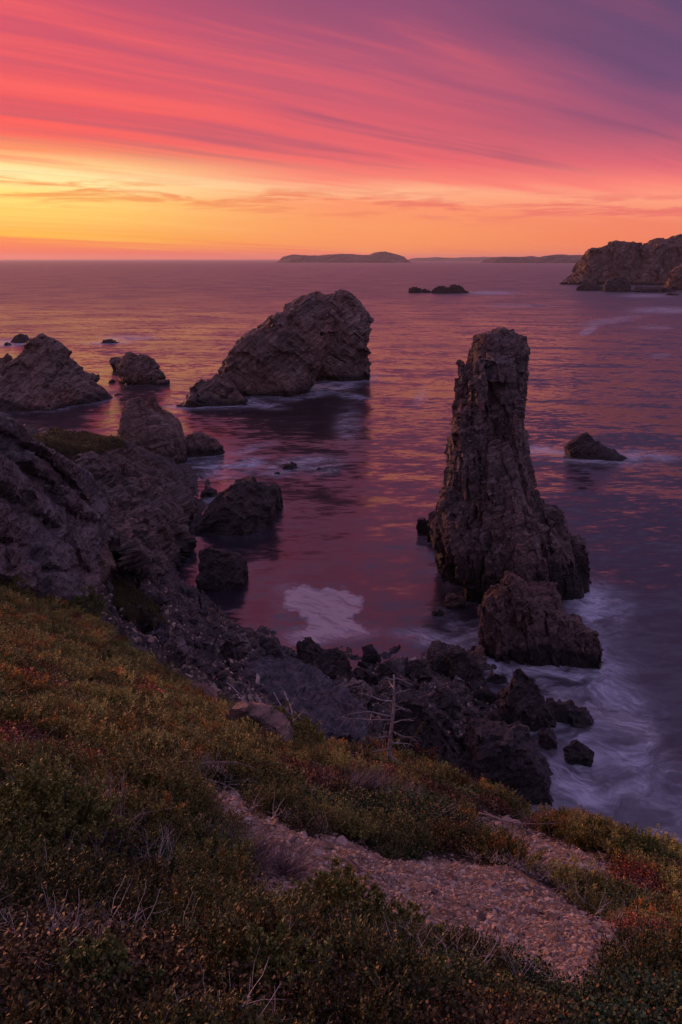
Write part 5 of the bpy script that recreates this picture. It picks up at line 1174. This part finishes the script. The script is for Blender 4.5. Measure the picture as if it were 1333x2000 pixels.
# dead spruce
base = gpix(762, 1512); top = at(770, 1318, base[1] + 0.4); Ht = top[2] - base[2]
root = empty('dead_spruce', base); tag(root, 'small dead spruce with bare branches on the crest above the beach', 'tree')
trunk = crooked((0, 0, -0.15), (top - base) / Ht, 1.0, 12, 0.05, rs); trunk = (trunk - trunk[0]) * (Ht + 0.15) / (trunk[-1][2] - trunk[0][2]) + (0, 0, -0.15)
k_ = np.linspace(0, 1, 13)[:, None]; trunk[:, :2] += k_ * ((top - base)[:2] - trunk[-1, :2])
obj('trunk', mesh_np('trunk', *tube(trunk, np.linspace(0.055, 0.016, 13), 8)), M['bark'], root)
def tp(f): return np.array([np.interp(f * 12, range(13), trunk[:, k]) for k in range(3)])
for f, dx, L in ((0.97, 1, 0.45), (0.95, -0.8, 0.2), (0.88, -1, 0.25), (0.83, 1, 0.35), (0.76, -1, 0.75), (0.72, 1, 0.4), (0.67, 0.6, 0.35), (0.62, -1, 1.25), (0.58, -0.9, 1.1), (0.55, 0.9, 0.5), (0.48, 1, 0.6), (0.42, -1, 0.5), (0.36, 0.9, 0.5), (0.3, -0.9, 0.6), (0.24, 1, 0.4)):
    b = branchy(tp(f), (dx, rs.normal(0, 0.4), rs.normal(0.05, 0.15) - (0.1 if L > 1 else 0)), L, 0.021, rs, 1, 8, 0.13, 0.0, 6 if L > 0.5 else 2, 4)
    obj('branch', mesh_np('branch', *join(b)), M['bark'], root)
def conifer(u, v, s, col, label):
    p = near(u, v); root = empty('spruce_sapling', p); tag(root, label, 'sapling'); VF = []; o = 0; st = []
    for k in range(16):
        a = rs.uniform(0, 6.28); z0 = rs.uniform(0.05, 0.6) * s
        pts = crooked((0, 0, z0), (math.cos(a), math.sin(a) * 0.7, 0.35), s * rs.uniform(0.35, 0.7), 9, 0.1, rs, 0.03); st.append(tube(pts, np.linspace(0.012, 0.004, 10), 4))
        B = np.repeat(pts[1:], 26, axis=0) + rs.normal(0, 0.02 * s, (9 * 26, 3)); D = np.repeat(np.diff(pts, axis=0), 26, axis=0); D /= np.linalg.norm(D, axis=1, keepdims=True)
        V, Fq = leaves(B, D * 0.6 + rs.normal(0, 0.6, B.shape), 0.06, 0.011, rs); VF.append((V, Fq + o)); o += len(V)
    obj('foliage', leaf_mesh('foliage', (np.concatenate([a for a, b in VF]), np.concatenate([b for a, b in VF])), rs), leaf_material('sapling_foliage', col, (0.18, 0.06, 0.02, 1), 0.85, inst=False), root)
    obj('stem', mesh_np('stem', *join(st)), M['bark'], root)
conifer(795, 1500, 1.0, (0.035, 0.045, 0.014, 1), 'dark green spruce sapling at the foot of the dead spruce')
conifer(822, 1492, 0.7, (0.14, 0.04, 0.018, 1), 'rust-red spruce sapling right of the dark green one')
conifer(738, 1470, 0.7, (0.13, 0.045, 0.018, 1), 'rust-red sapling left of the dead spruce')
twigs(745, 1505, 16, 0.8, 0.005, 'grey twig tangle around the foot of the dead spruce', 'twig', 'twig_bush', 'twig bush', None, 1, 3, 0.8)


# ------------------------------------------------------------------ sky and light
SUN_AZ, SUN_EL = -48.0, 6.0
w = bpy.data.worlds.new('World'); S.world = w; w.use_nodes = True
t = NT(w.node_tree); bg = w.node_tree.nodes['Background']
d = t.new('ShaderNodeTexCoord').outputs['Generated']
sx = t.new('ShaderNodeSeparateXYZ', i_0=d)
x, y, z = sx.outputs
el = t.m('MULTIPLY', t.m('ARCSINE', z), 57.2958); az = t.m('MULTIPLY', t.m('ARCTAN2', x, y), 57.2958)
# cirrus on a high flat sheet, combed along one wind direction
zz = t.m('ADD', t.m('MAXIMUM', z, 0.0), 0.05)
cp = t.new('ShaderNodeCombineXYZ', i_0=t.m('DIVIDE', x, zz), i_1=t.m('DIVIDE', y, zz)).outputs[0]
wp = t.vm('ADD', cp, t.vm('MULTIPLY', t.new('ShaderNodeTexNoise', i_Vector=cp, i_Scale=0.35, i_Detail=2.0).outputs['Color'], (0.45, 0.45, 0)))
cA = t.noise(t.mapping(wp, rot=(0, 0, 48), sc=(1.0, 0.13, 1)), 1.5, 6, 0.55, 0.3)
cB = t.noise(t.mapping(wp, loc=(3, 1, 0), rot=(0, 0, 52), sc=(1.0, 0.09, 1)), 4.2, 5, 0.55)
cl = t.m('ADD', t.m('MULTIPLY', cA, 0.7), t.m('MULTIPLY', cB, 0.3))
eb = t.m('ADD', el, t.m('MULTIPLY', az, 0.026)); eb = t.m('ADD', eb, t.m('MULTIPLY', t.m('SUBTRACT', cl, 0.5), 2.6))
f = t.m('DIVIDE', eb, 20.0, None, True)
def st(*a): return [(e / 20.0, lin(*c)) for e, c in a]
rl = t.ramp(f, st((0,(246,112,84)),(0.5,(250,135,80)),(0.95,(255,185,60)),(1.3,(255,188,86)),(2.6,(255,214,105)),(3.6,(255,226,125)),(4.6,(255,240,172)),(5.4,(255,224,145)),(6.2,(254,150,98)),(7.0,(250,98,88)),(8.0,(250,84,84)),(11,(224,82,98)),(15,(208,76,104)),(20,(150,66,112))))
rm = t.ramp(f, st((0,(247,115,88)),(0.8,(253,150,88)),(2.2,(253,156,98)),(3.6,(254,150,106)),(4.5,(255,184,140)),(5.2,(252,134,114)),(6.5,(245,104,106)),(9.0,(214,90,108)),(12,(185,84,114)),(15.5,(148,75,114)),(20,(105,62,108))))
rr_ = t.ramp(f, st((0,(240,110,88)),(1.0,(248,130,88)),(2.8,(246,132,100)),(4.2,(255,158,125)),(5.2,(252,128,118)),(6.4,(222,102,116)),(8.5,(160,82,116)),(11,(118,74,116)),(15.5,(86,68,108)),(20,(66,56,98))))
sk = t.mix(t.mr(az, -24, 2), rl, rm); sk = t.mix(t.mr(az, 0, 23), sk, rr_)
# streak contrast
up = t.m('MULTIPLY', t.mr(el, 4.6, 7.0), t.mr(el, 25, 60, 1, 0))
sk = t.mix(t.m('MULTIPLY', up, t.mr(cl, 0.54, 0.36, 0, 0.6)), sk, t.mix(t.mr(az, -20, 20), lin(176, 82, 108), lin(95, 68, 108)))
sk = t.mix(t.m('MULTIPLY', t.m('MULTIPLY', up, t.mr(az, 4, 24, 1, 0.15)), t.mr(cl, 0.48, 0.64, 0, 0.8)), sk, t.mix(t.mr(az, -20, 24), lin(255, 98, 92), lin(190, 88, 114)))
# little cloud bars in the clear yellow gap
gp = t.new('ShaderNodeCombineXYZ', i_0=t.m('MULTIPLY', az, 0.09), i_1=t.m('MULTIPLY', el, 1.0)).outputs[0]
gn = t.noise(gp, 1.6, 7, 0.62, 0.4)
gap = t.m('MULTIPLY', t.mr(t.m('ADD', el, t.m('MULTIPLY', az, 0.03)), 2.2, 3.6), t.mr(t.m('ADD', el, t.m('MULTIPLY', az, 0.03)), 3.9, 5.0, 1, 0))
sk = t.mix(t.m('MULTIPLY', gap, t.mr(gn, 0.46, 0.60, 0, 0.85)), sk, t.mix(t.mr(az, -24, 15), lin(246, 150, 78), lin(236, 112, 104)))
# away from the sunset and overhead the sky is dusky blue violet
sk = t.mix(t.mr(el, 16, 50), sk, lin(160, 142, 198))
away = t.mr(t.m('ABSOLUTE', t.m('SUBTRACT', az, -25)), 52, 120)
sk = t.mix(away, sk, lin(168, 148, 198))
sk = t.mix(t.mr(el, -0.3, -1.5), sk, lin(60, 35, 50))
ns = t.new('ShaderNodeTexSky'); ns.sky_type = 'NISHITA'; ns.sun_disc = False; ns.sun_elevation = R(SUN_EL); ns.sun_rotation = R(SUN_AZ)
fin = t.mix(0.004, sk, ns.outputs[0], 'ADD')
t.put(bg.inputs[0], fin); bg.inputs[1].default_value = 1.0
sl = bpy.data.lights.new('sun', 'SUN'); so_ = bpy.data.objects.new('sun', sl); COL.objects.link(so_)
sl.energy = 3.2; sl.angle = R(14); sl.color = (1.0, 0.40, 0.22)
dv = Vector((math.sin(R(SUN_AZ)) * math.cos(R(SUN_EL)), math.cos(R(SUN_AZ)) * math.cos(R(SUN_EL)), math.sin(R(SUN_EL))))
so_.rotation_euler = dv.to_track_quat('Z', 'Y').to_euler()

# the air
HZ = mesh_np('haze', [(-16000, -300, -12), (16000, -300, -12), (16000, 21000, -12), (-16000, 21000, -12), (-16000, -300, 118), (16000, -300, 118), (16000, 21000, 118), (-16000, 21000, 118)],
             [(3, 2, 1, 0), (4, 5, 6, 7), (0, 1, 5, 4), (1, 2, 6, 5), (2, 3, 7, 6), (3, 0, 4, 7)], False)
hm = bpy.data.materials.new('haze_air'); hm.use_nodes = True; hm.node_tree.nodes.clear()
ho = hm.node_tree.nodes.new('ShaderNodeOutputMaterial'); hv = hm.node_tree.nodes.new('ShaderNodeVolumePrincipled')
hv.inputs['Color'].default_value = (0.9, 0.85, 0.9, 1); hv.inputs['Density'].default_value = 0.000038; hv.inputs['Anisotropy'].default_value = 0.35
hm.node_tree.links.new(hv.outputs[0], ho.inputs['Volume'])
hz = obj('haze', HZ, hm); tag(hz, 'thin evening haze over the sea fading the far islands', kind='stuff')

S.view_settings.view_transform = 'Standard'; S.view_settings.look = 'None'; S.view_settings.gamma = 1; S.view_settings.exposure = 0
C = S.cycles
C.use_denoising = True; C.max_bounces = 5; C.diffuse_bounces = 2; C.glossy_bounces = 3; C.volume_bounces = 0; C.transparent_max_bounces = 8
C.caustics_reflective = False; C.caustics_refractive = False; C.sample_clamp_indirect = 4
